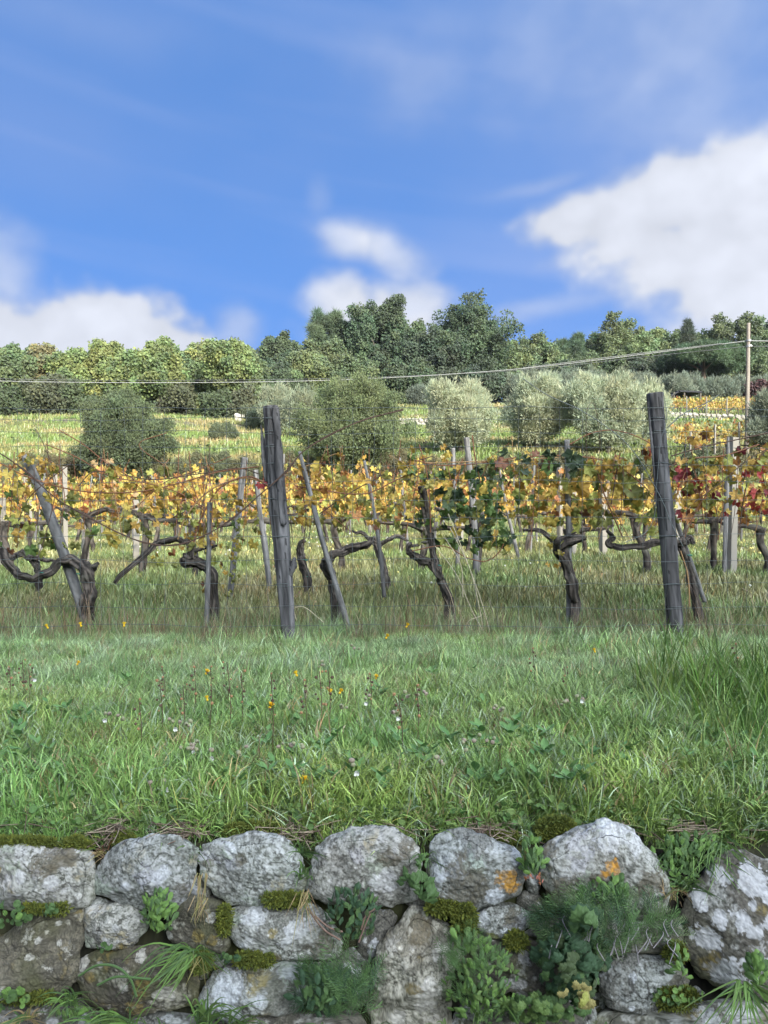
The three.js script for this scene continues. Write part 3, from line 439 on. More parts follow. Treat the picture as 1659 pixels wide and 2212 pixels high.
const v3 = frontVine('grapevine beside the long thin leaning stake, one arm reaching right', 720, [[726, 1385], [723, 1300], [716, 1250], [706, 1224], [706, 1206]], [0.036, 0.033, 0.036, 0.05, 0.035], [[[[706, 1214], [724, 1195], [746, 1189], [770, 1182], [792, 1176], [803, 1163]], [0.04, 0.034, 0.032, 0.028, 0.022]], [[[704, 1210], [700, 1180], [694, 1150]], [0.024, 0.02, 0.016]]]);
const v4 = frontVine('grapevine leaning left with a hooked arm, under the dark green leaves', 972, [[980, 1385], [970, 1300], [952, 1252], [940, 1224], [936, 1205]], [0.045, 0.042, 0.042, 0.045, 0.03], [[[[946, 1234], [926, 1213], [905, 1205], [889, 1196], [882, 1184], [887, 1174]], [0.036, 0.032, 0.03, 0.026, 0.016]], [[[940, 1222], [931, 1162], [920, 1110], [912, 1050]], [0.028, 0.03, 0.032, 0.034]], [[[890, 1180], [912, 1172], [928, 1166], [935, 1150]], [0.012, 0.011, 0.01, 0.008]]]);
const v5 = frontVine('stout grapevine with a square bent head, tied to a thin grey stake', 1238, [[1236, 1385], [1242, 1300], [1236, 1256], [1224, 1218], [1210, 1190], [1212, 1172], [1240, 1165], [1262, 1164]], [0.046, 0.044, 0.05, 0.046, 0.05, 0.05, 0.046, 0.02], [[[[1210, 1190], [1190, 1165], [1160, 1145], [1130, 1146]], [0.02, 0.018, 0.016, 0.012]]]);
const v6 = frontVine('grapevine behind the right fence post, long arm curling up at the left', 1500, [[1512, 1385], [1504, 1300], [1490, 1235], [1476, 1195], [1466, 1166]], [0.036, 0.034, 0.032, 0.036, 0.04], [[[[1472, 1172], [1429, 1172], [1391, 1179], [1335, 1183], [1314, 1176], [1324, 1162], [1311, 1147]], [0.036, 0.028, 0.028, 0.026, 0.028, 0.022, 0.014]], [[[1468, 1170], [1490, 1164], [1500, 1172]], [0.034, 0.03, 0.012]]]);
const v0 = frontVine('small dark grapevine standing behind the bowed arm at far left', 86, [[88, 1300], [83, 1250], [80, 1222], [66, 1205]], [0.04, 0.034, 0.034, 0.03], [[[[70, 1206], [50, 1192], [34, 1200], [24, 1208]], [0.034, 0.03, 0.026, 0.02]], [[[70, 1204], [88, 1206], [110, 1210], [146, 1213]], [0.03, 0.026, 0.016, 0.01]]], { d: 8.6 });
const v7 = frontVine('dark thin grapevine just behind the leaning stake, trunk bent like an S', 838, [[842, 1290], [834, 1250], [824, 1210], [812, 1175], [806, 1160]], [0.04, 0.036, 0.034, 0.036, 0.02], [[[[812, 1172], [800, 1166], [782, 1150], [760, 1146]], [0.028, 0.024, 0.02, 0.012]], [[[816, 1180], [840, 1165], [866, 1160], [882, 1168]], [0.026, 0.022, 0.018, 0.01]]], { d: 8.9 });
const v8 = frontVine('dark stump of a grapevine with green ties, right of the split post', 655, [[668, 1290], [664, 1250], [652, 1212], [648, 1185], [658, 1166]], [0.045, 0.04, 0.04, 0.036, 0.02], [], { d: 8.6 });
{ // ties of green string
  for (const [v, x, y, w, d] of [[v1, 96, 1238, 0.04, AD], [v1, 180, 1240, 0.06, AD], [v8, 657, 1210, 0.045, 8.6], [v8, 664, 1246, 0.045, 8.6], [v4, 942, 1222, 0.05, AD], [v5, 1226, 1105, 0.03, AD], [v6, 1484, 1200, 0.045, AD]]) {
    const g = new THREE.TorusGeometry(w, 0.003, 5, 20); g.rotateX(1.4); g.translate(...P(x, y, d).toArray()); part(v, 'tie', g, TIE);
  }
}
{ // canes: named shoots of the front row, then fine random ones; and the leaves, each its own mesh
  const r = rng(31), near = (x) => front.slice(0, 6).reduce((b, t) => Math.abs(t.userData.x - x) < Math.abs(b.userData.x - x) ? t : b);
  const cane = (list, w, m = CANE, d = 6.85) => part(near(list[Math.floor(list.length / 2)][0]), 'cane', wire(D(list, d), w, list.length * 9, 5), m);
  cane([[0, 1000], [60, 1030], [170, 1060], [300, 1062], [400, 1040], [470, 1020], [560, 1008]], 0.006); cane([[100, 960], [170, 990], [240, 1030], [300, 1040], [380, 1062], [480, 1120]], 0.005); cane([[130, 930], [180, 960], [230, 1000], [290, 1035]], 0.005);
  cane([[170, 1050], [200, 1020], [260, 1025], [330, 1036], [440, 1022], [520, 1012], [560, 1024]], 0.005, CANE_DARK); cane([[300, 1090], [360, 1040], [420, 1018], [500, 985]], 0.004); cane([[384, 1165], [400, 1120], [440, 1070], [480, 1045], [520, 1033], [570, 1040]], 0.007, CANE_PALE); cane([[416, 1180], [430, 1130], [450, 1090], [480, 1050], [540, 1030], [580, 1050]], 0.008);
  cane([[80, 1210], [100, 1150], [120, 1050], [110, 1000], [90, 950], [75, 925]], 0.004, CANE_DARK); cane([[28, 1160], [60, 1080], [95, 1045], [155, 1000]], 0.005, CANE_DARK); cane([[130, 960], [128, 1010], [140, 1080], [130, 1130]], 0.004); cane([[235, 1000], [250, 1080], [265, 1160]], 0.004, CANE_PALE);
  cane([[360, 935], [300, 960], [360, 1010], [430, 1090], [470, 1160]], 0.004); cane([[640, 1050], [700, 1060], [790, 1066], [850, 1040], [910, 1010]], 0.006); cane([[690, 1110], [740, 1075], [800, 1040], [860, 1010], [935, 985]], 0.005, CANE_DARK); cane([[590, 1005], [640, 1050], [700, 1100], [760, 1150]], 0.004); cane([[620, 1022], [680, 1000], [730, 980], [745, 985]], 0.004, CANE_PALE);
  cane([[880, 990], [950, 1005], [1040, 1000], [1120, 988], [1180, 985], [1240, 985], [1320, 1000], [1380, 1040], [1410, 1070]], 0.006); cane([[920, 1000], [1000, 998], [1100, 994], [1210, 988]], 0.005, CANE_PALE); cane([[930, 1150], [928, 1080], [920, 1010], [905, 960]], 0.006); cane([[1060, 1120], [1040, 1050], [1025, 980], [1020, 940]], 0.006); cane([[950, 1130], [980, 1060], [1000, 990]], 0.005); cane([[890, 1190], [960, 1180], [1010, 1205], [1050, 1212], [1080, 1190], [1095, 1150]], 0.005);
  cane([[1230, 960], [1280, 935], [1330, 930], [1400, 955], [1430, 985]], 0.005); cane([[1345, 1160], [1310, 1080], [1290, 1020], [1280, 985]], 0.007); cane([[1360, 1165], [1330, 1110], [1300, 1060]], 0.005, CANE_PALE); cane([[1320, 1090], [1330, 1030], [1340, 980]], 0.005, CANE_DARK); cane([[1395, 1155], [1450, 1090], [1480, 1020]], 0.005); cane([[1440, 1010], [1500, 990], [1560, 985], [1640, 960]], 0.007); cane([[1450, 985], [1520, 965], [1590, 950], [1660, 935]], 0.006, CANE_DARK); cane([[1480, 1160], [1500, 1110], [1530, 1060]], 0.005); cane([[1470, 1190], [1485, 1240], [1490, 1310]], 0.007, CANE_PALE);
  cane([[1595, 1160], [1610, 1060], [1630, 1000], [1670, 960]], 0.005, CANE_DARK);
  for (let i = 0; i < 58; i++) { const x = -60 + r() * 1760, y = 1180 - r() * 40, l = (r() - 0.5) * 90; cane([[x, y], [x + l * 0.3 + 8 * r(), y - 60], [x + l * 0.8, y - 120 - 20 * r()], [x + l, y - 150 - 60 * r()]], 0.0025 + 0.002 * r(), pick(r, [[CANE, 4], [CANE_DARK, 3], [CANE_PALE, 2]]), 6.75 + 0.4 * r()); }
  const L = (x0, x1, y0, y1, n, pal, size = 0.105, d0 = 6.72, d1 = 7.2) => { for (let i = 0; i < n; i++) { const x = mix(x0, x1, r()), y = mix(y0, y1, r()); hangLeaf(near(x), r, P(x, y, mix(d0, d1, r())), size, PAL[pal]); } };
  L(-80, 170, 1020, 1190, 62, 'oliveish', 0.12); L(10, 110, 980, 1050, 16, 'yellow'); L(170, 420, 1030, 1130, 46, 'yellow', 0.1); L(190, 330, 1120, 1170, 12, 'oliveish', 0.13); L(380, 560, 1050, 1180, 40, 'oliveish', 0.1); L(400, 440, 1120, 1185, 9, 'yellow', 0.13); L(440, 520, 1160, 1290, 34, 'oliveish', 0.07, 6.9, 7.3); L(330, 380, 1190, 1260, 7, 'yellow', 0.09);
  for (let i = 0; i < 16; i++) { const x = -20 + 1700 * r(), y0 = 1030, y1 = 955 + 45 * r(), l = (r() - 0.5) * 120; cane([[x, y0], [x + l * 0.4, mix(y0, y1, 0.6)], [x + l, y1]], 0.003, pick(r, [[CANE, 4], [CANE_PALE, 2]]), 6.8); for (let k = 0; k < 4; k++) { const u = 0.35 + 0.6 * r(); hangLeaf(near(x), r, P(x + l * u * u + 8 * (r() - 0.5), mix(y0, y1, u) + 8 * r(), 6.82), 0.1, PAL[x > 1100 ? 'big' : 'oliveish']); } }
  L(545, 580, 1015, 1060, 3, 'red', 0.12); L(630, 900, 1015, 1125, 92, 'yellow', 0.105); L(640, 700, 985, 1030, 10, 'yellow', 0.1); L(700, 900, 1080, 1150, 22, 'oliveish', 0.1);
  L(880, 1000, 960, 1050, 26, 'yellow', 0.1); L(900, 1110, 1000, 1180, 96, 'green', 0.11); L(960, 1090, 1040, 1160, 40, 'green', 0.11, 6.6, 6.85); L(1040, 1110, 1110, 1195, 18, 'oliveish', 0.12); L(1060, 1250, 965, 1020, 20, 'bottle', 0.125, 6.6, 6.8);
  L(1120, 1300, 1010, 1130, 70, 'big', 0.13); L(1230, 1430, 985, 1140, 88, 'big', 0.135); L(1340, 1380, 1050, 1110, 4, 'yellow', 0.17, 6.6, 6.7); L(1180, 1220, 1130, 1230, 8, 'yellow', 0.07, 6.7, 6.9); L(1395, 1430, 960, 1000, 8, 'mixed', 0.12); L(1375, 1400, 925, 960, 2, 'yellow', 0.16);
  L(1435, 1590, 985, 1110, 78, 'mixed', 0.115); L(1490, 1530, 920, 960, 6, 'mixed', 0.11); L(1580, 1740, 960, 1120, 64, 'mixed', 0.11); L(1590, 1740, 985, 1110, 46, 'red', 0.1); L(1400, 1500, 1100, 1150, 8, 'mixed', 0.08);
}
// vines of the rows behind: built in their own coordinates, base at the origin
function trunkAndArms(t, seed, s = 1, hi = false) {
  const r = rng(seed), h = (0.62 + 0.2 * r()) * s, lx = (r() - 0.5) * 0.24, lean = (r() - 0.5) * 0.1, seg = hi ? 34 : 16, rad = hi ? 12 : 7;
  part(t, 'trunk', limb([V(0, -0.06, 0), V(lx * 0.2 + 0.03, h * 0.35, lean), V(lx, h * 0.75, lean), V(lx * 0.7, h, 0)], [0.052, 0.04, 0.042, 0.05].map((x) => x * s), { seg, rad, rough: 0.28, color: BARK, seed }), VC, false);
  for (const k of r() < 0.75 ? [-1, 1] : [r() < 0.5 ? -1 : 1]) { const a = 0.32 + 0.3 * r(), y = h + (r() - 0.3) * 0.12; part(t, 'arm', limb([V(lx * 0.7, h - 0.03, 0), V(lx + k * a * 0.4, y, 0.04), V(lx + k * a, y + 0.03 * r(), 0), V(lx + k * (a + 0.12), y + 0.06, 0)], [0.04, 0.03, 0.026, 0.014].map((x) => x * s), { seg: seg * 0.6 | 0, rad, rough: 0.28, color: BARK, seed: seed + 5 + k }), VC, false); }
  return h;
}
function canesOf(t, seed, h, n, top, hi) {
  const r = rng(seed + 900), ends = [], list = [];
  for (let i = 0; i < n; i++) { const x = (r() - 0.5) * 1.0, b = (r() - 0.5) * 0.5, H = top * (0.8 + 0.3 * r()), pts = [V(x, h, 0), V(x + b * 0.3, mix(h, H, 0.4), (r() - 0.5) * 0.15), V(x + b * 0.8, mix(h, H, 0.8), (r() - 0.5) * 0.2), V(x + b * 1.2, H, (r() - 0.5) * 0.3)]; ends.push(new THREE.CatmullRomCurve3(pts)); list.push(wire(pts, 0.004, hi ? 14 : 8, hi ? 5 : 3)); }
  if (hi) for (const g of list) part(t, 'cane', g, pick(r, [[CANE, 4], [CANE_DARK, 2]]), false); else part(t, 'canes', mergeGeometries(list), CANE, false).userData.kind = 'stuff';
  return ends;
}
{ // second row: each leaf a mesh
  const d = 10.3, xs = [[-90, 0], [20, 0], [172, 0.2], [303, 0], [420, -0.3], [597, 0], [735, 0.4], [905, 0.2], [1028, 0], [1212, 0.1], [1394, 0], [1536, 0.2], [1655, 0], [1790, 0]];
  xs.forEach(([x, dz], i) => {
    const n = i < 1 ? 'off the left edge' : ORD[i - 1] + ' from the left', t = thing('grapevine', `golden grapevine in the row behind the fence vines, ${n}`, 'grapevine', onGround(atX(x, d + dz), d + dz), 'grapevines of the second row');
    const h = trunkAndArms(t, 300 + i, 1.05, true), ends = canesOf(t, 300 + i, h, 9, 1.5, true), r = rng(500 + i), pal = x > 1500 ? PAL.mixed : x > 1150 ? PAL.golden : PAL.golden, N = x > 1500 ? 62 : 46;
    for (let k = 0; k < N; k++) { const c = ends[Math.floor(r() * ends.length)], u = 0.05 + 0.92 * r(), p = c.getPoint(u).add(t.position).add(V((r() - 0.5) * 0.28, (r() - 0.5) * 0.1, (r() - 0.5) * 0.3)); hangLeaf(t, r, p, 0.115, pal, 0.8); }
  });
}
function vineVariant(seed, top, N, size, pal) {          // leaves joined, coloured by corner
  const t = new THREE.Group(); t.position.set(0, 0, 0);
  const h = trunkAndArms(t, seed, 1.05), ends = canesOf(t, seed, h, 8, top), r = rng(seed + 60), list = [];
  for (let k = 0; k < N; k++) {
    const c = ends[Math.floor(r() * ends.length)], p = c.getPoint(0.02 + 0.96 * r()).add(V((r() - 0.5) * 0.3, (r() - 0.5) * 0.16, (r() - 0.5) * 0.36)), g = SMALL_LEAF[k % 3].clone(), col = LM[pick(r, pal)].color, b = 0.8 + 0.4 * r();
    g.applyMatrix4(M4(p, E((r() - 0.5) * 0.9 + 0.2, r() * 6.3, Math.PI + (r() - 0.5) * 1.7), size * (0.7 + 0.6 * r())));
    const a = g.attributes.color.array; for (let i = 0; i < a.length; i += 3) { a[i] *= col.r * b; a[i + 1] *= col.g * b; a[i + 2] *= col.b * b; }
    list.push(g);
  }
  part(t, 'foliage', mergeGeometries(list), LEAF_ANY, false).userData.kind = 'stuff';
  return t;
}
const SMALL_LEAF = [1, 2, 3].map((s) => leafGeo('vine', 10, s, { blotch: 0.25 })), LEAF_ANY = leafMat(1, 1, 1);
{
  const kinds = [0, 1, 2, 3, 4, 5].map((k) => vineVariant(700 + k * 13, 1.42 + 0.06 * k, 84, 0.115, k % 2 ? PAL.golden : PAL.muted)), r = rng(41);
  const rows = [[13.8, 'third'], [17.2, 'fourth'], [20.6, 'fifth'], [24, 'sixth'], [27.4, 'seventh'], [30.9, 'eighth']];
  const stakeG = [0, 1, 2].map((k) => limb([V(0, -0.1, 0), V(0.02 * k, 0.9, 0), V(0.05, 1.8, 0.02)], [0.03, 0.027, 0.02], { seg: 14, rad: 7, rough: 0.1, color: GREYWOOD, seed: k }));
  const concG = new THREE.BoxGeometry(0.075, 2, 0.075, 1, 1, 1); concG.translate(0, 0.9, 0);
  const concM = std(0.27, 0.25, 0.215, { roughness: 0.95 });
  for (const [d, ord] of rows) {
    const half = d * 0.5 + 2.2; let n = 0;
    for (let x = -half + r() * 0.6; x < half; x += 1.02 + 0.2 * r()) {
      const o = kinds[Math.floor(r() * 6)].clone(); o.name = numbered('grapevine'); o.position.copy(onGround(x, d + 0.2 * (r() - 0.5))); o.rotation.y = (r() < 0.5 ? 0 : Math.PI) + 0.3 * (r() - 0.5); o.scale.setScalar(0.92 + 0.12 * r()); o.scale.y = 0.80 + 0.34 * r(); scene.add(o);
      tag(o, `golden leaved grapevine in the ${ord} row back from the wire fence`, 'grapevine', `grapevines of the ${ord} row`);
      if (n % 2 === 0 && d < 26) { const m = new THREE.Mesh(stakeG[n % 3], VC); m.name = numbered('wooden_stake'); m.position.copy(onGround(x + 0.12, d + 0.08)); m.rotation.set((r() - 0.5) * 0.16, r() * 6, (r() - 0.5) * 0.34); m.scale.setScalar(0.82 + 0.22 * r()); scene.add(m); tag(m, `thin grey wooden stake among golden vines of the ${ord} row`, 'stake', `stakes of the ${ord} row`); }
      if (n % 8 === 3) { const m = new THREE.Mesh(concG, concM); m.name = numbered('concrete_post'); m.position.copy(onGround(x - 0.45, d)); m.rotation.set(0, 0.6, (r() - 0.5) * 0.05); m.scale.y = 0.86; scene.add(m); tag(m, `pale square concrete post in the ${ord} vine row`, 'concrete post', `concrete posts of the ${ord} row`); }
      n++;
    }
  }
  // golden rows on the terrace at the right, below and beyond the pale wall
  for (const [d, x0, x1, what] of [[37.5, 1485, 1800, 'lower'], [40.5, 1500, 1800, 'lower'], [66, 1395, 1810, 'upper'], [68.5, 1395, 1810, 'upper'], [71, 1395, 1810, 'upper']]) {
    for (let x = atX(x0, d); x < atX(x1, d); x += 0.95 + 0.15 * r()) { const o = kinds[Math.floor(r() * 6)].clone(); o.name = numbered('grapevine'); o.position.copy(onGround(x, d)); o.rotation.y = (r() < 0.5 ? 0 : Math.PI); o.scale.set(1, 1.0 + 0.2 * r(), 1); scene.add(o); tag(o, what === 'upper' ? 'golden grapevine in the far upper vineyard below the dark shed' : 'golden grapevine on the slope left of the utility pole foot', 'grapevine', what === 'upper' ? 'grapevines of the upper vineyard' : 'grapevines on the slope by the pole'); }
    if (d === 66 || d === 37.5) for (let x = atX(x0, d); x < atX(x1, d); x += d > 60 ? 1.7 : 1.2) { const m = new THREE.Mesh(concG, concM); m.name = numbered('concrete_post'); m.position.copy(onGround(x, d - 0.3)); m.rotation.set(0, 0.5, (r() - 0.5) * 0.12); m.scale.set(0.9, 0.9 + 0.15 * r(), 0.9); scene.add(m); tag(m, d > 60 ? 'pale post standing in the far upper vineyard' : 'pale post among golden vines near the utility pole foot', 'concrete post', d > 60 ? 'posts of the upper vineyard' : 'posts by the pole foot'); }
  }
  // the posts and stakes that can be told apart
  const post = (label, list, d, rr, m = GREYWOOD, name = 'wooden_stake', cat = 'stake') => { const pts = D(list, d), t = thing(name, label, cat, pts[pts.length - 1].clone()); part(t, 'shaft', limb(pts, rr, { seg: 60, rad: 14, rough: 0.11, ridges: 5, color: m, seed: list[0][0] }), VC); return t; };
  post('thick grey wooden post leaning far left against the bowed grapevine', [[54, 984], [92, 1070], [148, 1225], [198, 1380]], 7.02, [0.036, 0.046, 0.048, 0.045], GREYWOOD, 'leaning_post', 'post');
  post('short thin grey stake beside the grapevine with the drooping arm', [[453, 1085], [451, 1190], [445, 1385]], 6.84, [0.02, 0.022, 0.024]);
  post('tall crooked grey stake left of the split fence post', [[529, 988], [521, 1057], [508, 1178], [496, 1300]], 8.2, [0.034, 0.032, 0.034, 0.03]);
  post('pale peeled stick immediately left of the split fence post', [[552, 1015], [562, 1113], [571, 1170], [583, 1275]], 9, [0.03, 0.026, 0.036, 0.03]);
  post('long thin grey stake leaning left, right of the split fence post', [[647, 975], [662, 1035], [700, 1180], [728, 1272], [753, 1358]], 6.78, [0.014, 0.022, 0.024, 0.024, 0.026]);
  post('thin pale stick leaning left through the yellow leaves', [[787, 995], [800, 1060], [812, 1130], [822, 1200], [830, 1290]], 7.6, [0.014, 0.016, 0.018, 0.02, 0.02]);
  post('grey wooden post standing behind the dark green leaves', [[1008, 945], [1014, 1010], [1023, 1108], [1031, 1265]], 10, [0.036, 0.038, 0.038, 0.04], GREYWOOD, 'wooden_post', 'post');
  post('thin upright grey stake tied to the square headed grapevine', [[1225, 950], [1227, 1060], [1229, 1180], [1230, 1385]], 6.98, [0.024, 0.025, 0.026, 0.026]);
  post('mossy thin stake leaning behind the right fence post', [[1440, 1070], [1462, 1130], [1485, 1192], [1522, 1300]], 7.05, [0.016, 0.019, 0.02, 0.02]);
  post('thin brown stake leaning left beyond the dark green leaves', [[1078, 1012], [1089, 1071], [1104, 1140], [1122, 1212]], 12.2, [0.022, 0.024, 0.026, 0.03]);
  post('short grey stake top showing left of the leafless wooden post', [[978, 968], [982, 1060], [990, 1235]], 11, [0.03, 0.03, 0.03]);
  const conc = (label, x0, y0, x1, d, w) => { const top = P(x0, y0, d), b = onGround(atX(x1, d), d), t = thing('concrete_post', label, 'concrete post', b), g = new THREE.BoxGeometry(w, top.y - b.y + 0.1, w, 2, 24, 2), p = g.attributes.position; for (let i = 0; i < p.count; i++) { const n = 0.004 * noise(p.getX(i) * 30, p.getY(i) * 9, p.getZ(i) * 30); p.setX(i, p.getX(i) * (1 + n * 9)); p.setZ(i, p.getZ(i) * (1 + n * 9)); } g.computeVertexNormals(); const m = part(t, 'shaft', g, concM, false); m.position.y = (top.y - b.y - 0.1) / 2; m.rotation.set(0, 0.42, -Math.atan2(top.x - b.x, top.y - b.y)); m.position.x = (top.x - b.x) / 2; return t; };
  const c1 = conc('tall pale concrete vineyard post on the right with a wire groove', 1584, 945, 1577, 10.1, 0.105);
  for (let k = 0; k < 6; k++) { const g = new THREE.BoxGeometry(0.012, 0.05, 0.012); const p = P(1571 - k * 0.6, 985 + k * 42, 10.02); g.translate(p.x, p.y, p.z); part(c1, 'slot', g, std(0.08, 0.08, 0.08)); }
  post('dark pointed wooden stake against the tall concrete post', [[1573, 944], [1572, 1000], [1568, 1120], [1564, 1250]], 10.0, [0.012, 0.03, 0.03, 0.03]);
  conc('white concrete post behind the thin stake of the square headed vine', 1238, 985, 1237, 13, 0.085);
  conc('short white concrete post left of the curling arm', 1302, 1060, 1303, 13.2, 0.1); conc('pale concrete post low behind the drooping arm', 294, 1080, 294, 12, 0.09); conc('pale concrete post right of the leaning grey post', 184, 1100, 185, 11.4, 0.1); conc('white concrete post at the left edge of the photo', 4, 1075, 4, 11, 0.1);
  conc('pale concrete post behind the right fence post', 1460, 1060, 1460, 12.5, 0.12);
}

// ---------------------------------------------------------------- trees, olives, bushes
function clump(seed, n, len, wid, mode) {                // a spray of small separate leaves inside a unit ball
  const r = rng(seed), pos = [], idx = [];
  for (let i = 0; i < n; i++) {
    const dir = V(r() - 0.5, mode === 'up' ? r() * 0.9 - 0.12 : r() - 0.42, r() - 0.5).normalize(), c = dir.clone().multiplyScalar(mode === 'needle' ? 0.12 : 0.25 + 0.7 * Math.cbrt(r()));
    const ax = (mode ? dir.clone().add(V((r() - 0.5) * 0.7, (r() - 0.5) * 0.7, (r() - 0.5) * 0.7)) : V(r() - 0.5, r() - 0.7, r() - 0.5)).normalize(), sd = V(r() - 0.5, r() - 0.5, r() - 0.5).cross(ax).normalize();
    const L = len * (0.7 + 0.6 * r()), w = wid * (0.7 + 0.6 * r()), q = c.clone().addScaledVector(ax, L), m1 = c.clone().addScaledVector(ax, L * 0.45).addScaledVector(sd, w), m2 = c.clone().addScaledVector(ax, L * 0.45).addScaledVector(sd, -w), k = pos.length / 3;
    pos.push(...c.toArray(), ...m1.toArray(), ...q.toArray(), ...m2.toArray()); idx.push(k, k + 1, k + 2, k, k + 2, k + 3);
  }
  const g = build(pos, idx); return g;
}
const CL = { oak: [1, 2, 3].map((s) => clump(s, 20, 0.5, 0.2)), fine: [1, 2, 3].map((s) => clump(s + 9, 26, 0.32, 0.11)), olive: [1, 2, 3].map((s) => clump(s + 20, 30, 0.5, 0.055, 'up')), needle: [1, 2].map((s) => clump(s + 40, 34, 0.95, 0.035, 'needle')) };
const FOL = phys(1, 1, 1, { roughness: 0.85, transmission: 0.42, thickness: 0 });
const TRUNKM = std(0.11, 0.095, 0.08), TRUNKP = std(0.24, 0.17, 0.12), TRUNKG = std(0.26, 0.23, 0.19);
let treeSeed = 100;
function tree(name, label, cat, { x, top, w, d, bottom, h0 = 0.25, kind = 'oak', col, n = 1500, s = 0.55, lobes = 14, group, shape = 'round', trunk = TRUNKM, tr, vary = 0.2, base, lift = 0 }) {
  const r = rng(treeSeed += 17), b = base ?? onGround(atX(x, d), d), T = P(x, top, d).y - b.y, W = w / FOCAL * d, t = thing(name, label, cat, b, group);
  const lo = bottom ? P(x, bottom, d).y - b.y : T * h0, ch = T - lo, R = [];
  for (let i = 0; i < lobes; i++) {
    let u = (i + 0.5) / lobes, a = i * 2.4 + r(), px, py, pz, rad;
    if (shape === 'cone') { py = lo + ch * u; const q = (1 - u) * W * 0.5; px = Math.cos(a) * q * 0.5; pz = Math.sin(a) * q * 0.5; rad = q * 0.62 + 0.12 * W; }
    else if (shape === 'umbrella') { const q = Math.sqrt(u) * W * 0.46; px = Math.cos(a) * q; pz = Math.sin(a) * q; py = lo + ch * (0.72 - 0.5 * u * u); rad = W * 0.12; }
    else { const v = 1 - 2 * u, q = Math.sqrt(1 - v * v * 0.9) * (0.55 + 0.45 * r()); const sw = shape === 'tufted' ? 0.41 : 0.36; px = Math.cos(a) * q * W * sw; pz = Math.sin(a) * q * W * sw; py = lo + ch * (0.5 + 0.38 * v); rad = (0.15 + 0.10 * r()) * Math.min(W * 1.15, ch * 1.3) * (shape === 'tufted' ? 0.62 : 0.85); if (shape === 'bush') { const f = py / ch < 0.3 ? 0.75 : 1; px *= f; pz *= f; } }
    const tv = kind === 'olive' || shape === 'bush' ? 0.35 : 1; R.push([px, py, pz, rad, 1 + (0.6 * r() - 0.32) * tv, (r() - 0.5) * 0.18 * tv]);
    if (shape !== 'cone' && shape !== 'umbrella' && py > lo + ch * 0.3) for (let k = 0; k < 2; k++) { const o = V(px + (r() - 0.5) * 0.1, (py - lo - ch * 0.4) * 0.9 + ch * 0.12 * r(), pz).normalize().multiplyScalar(rad * (0.75 + 0.55 * r())); R.push([px + o.x + (r() - 0.5) * rad, py + o.y, pz + o.z + (r() - 0.5) * rad, rad * (0.26 + 0.22 * r()), 1 + (0.6 * r() - 0.25) * tv, (r() - 0.5) * 0.18 * tv]); }
  }
  if (shape === 'round') R.push([0, lo + ch * 0.45, 0, Math.min(W, ch) * 0.33, 0.9, 0]);
  const lists = CL[kind].map(() => []), area = R.reduce((q, l) => q + l[3] * l[3], 0), sc = s;
  for (const [px, py, pz, rad, tint, hue] of R) {
    const m = Math.round(n * rad * rad / area);
    for (let i = 0; i < m; i++) {
      const dir = V(r() - 0.5, r() - 0.5 + 0.12, r() - 0.5).normalize(), q = rad * (0.45 + 0.6 * Math.sqrt(r())) * (1 + 0.35 * noise(dir.x * 2 + px, dir.y * 2 + py, dir.z * 2 + pz));
      const p = V(px + dir.x * q, py + dir.y * q * (shape === 'umbrella' ? 0.6 : 0.9), pz + dir.z * q), k = tint * (1 - vary + 2 * vary * r()), g = hue + (r() - 0.5) * 0.10;
      if (p.y < 0.02) p.y = 0.05 + 0.2 * r();
      lists[Math.floor(r() * lists.length)].push([p, E((r() - 0.5) * 1.1, r() * 6.3, (r() - 0.5) * 1.1), kind === 'olive' || (kind === 'fine' && py > ch * 0.45) ? V(0.8, 1.1 + 0.7 * r(), 0.8).multiplyScalar(sc * (0.65 + 0.6 * r())) : sc * (0.65 + 0.7 * r()), [col[0] * k * (1 + g * 1.6), col[1] * k, col[2] * k * (1 - g)]]);
    }
  }
  lists.forEach((l, i) => { if (l.length) tag(copies('crown', CL[kind][i], FOL, l, t), null, null, null, 'stuff'); });
  if (shape !== 'bush') {
    const q = tr ?? 0.022 * T + 0.05, top2 = V((r() - 0.5) * 0.4, lo + ch * (shape === 'umbrella' ? 0.35 : 0.5), (r() - 0.5) * 0.4);
    part(t, 'trunk', limb([V(0, -0.3, 0), V(0.12 * (r() - 0.5) * T * 0.3, lo * 0.6 + 0.2, 0), top2], [q * 1.3, q, q * 0.6], { seg: 12, rad: 8, rough: 0.15, seed: treeSeed }), trunk, false);
    for (const l of R.filter((_, i) => i % 6 === 0)) part(t, 'branch', limb([V(top2.x * 0.5, mix(lo * 0.8, top2.y, 0.4 * r() + 0.1), 0), V(l[0] * 0.5, mix(top2.y, l[1], 0.5), l[2] * 0.5), V(l[0], l[1], l[2])], [q * 0.5, q * 0.3, q * 0.1], { seg: 7, rad: 5, rough: 0.1, seed: treeSeed }), trunk, false);
  } else for (let i = 0; i < 5; i++) { const l = R[Math.floor(r() * R.length)]; part(t, 'stem', limb([V((r() - 0.5) * 0.3, -0.1, (r() - 0.5) * 0.3), V(l[0] * 0.4, l[1] * 0.4, l[2] * 0.4), V(l[0], l[1], l[2])], [0.06, 0.04, 0.02], { seg: 6, rad: 5, seed: i }), trunk, false); }
  return t;
}
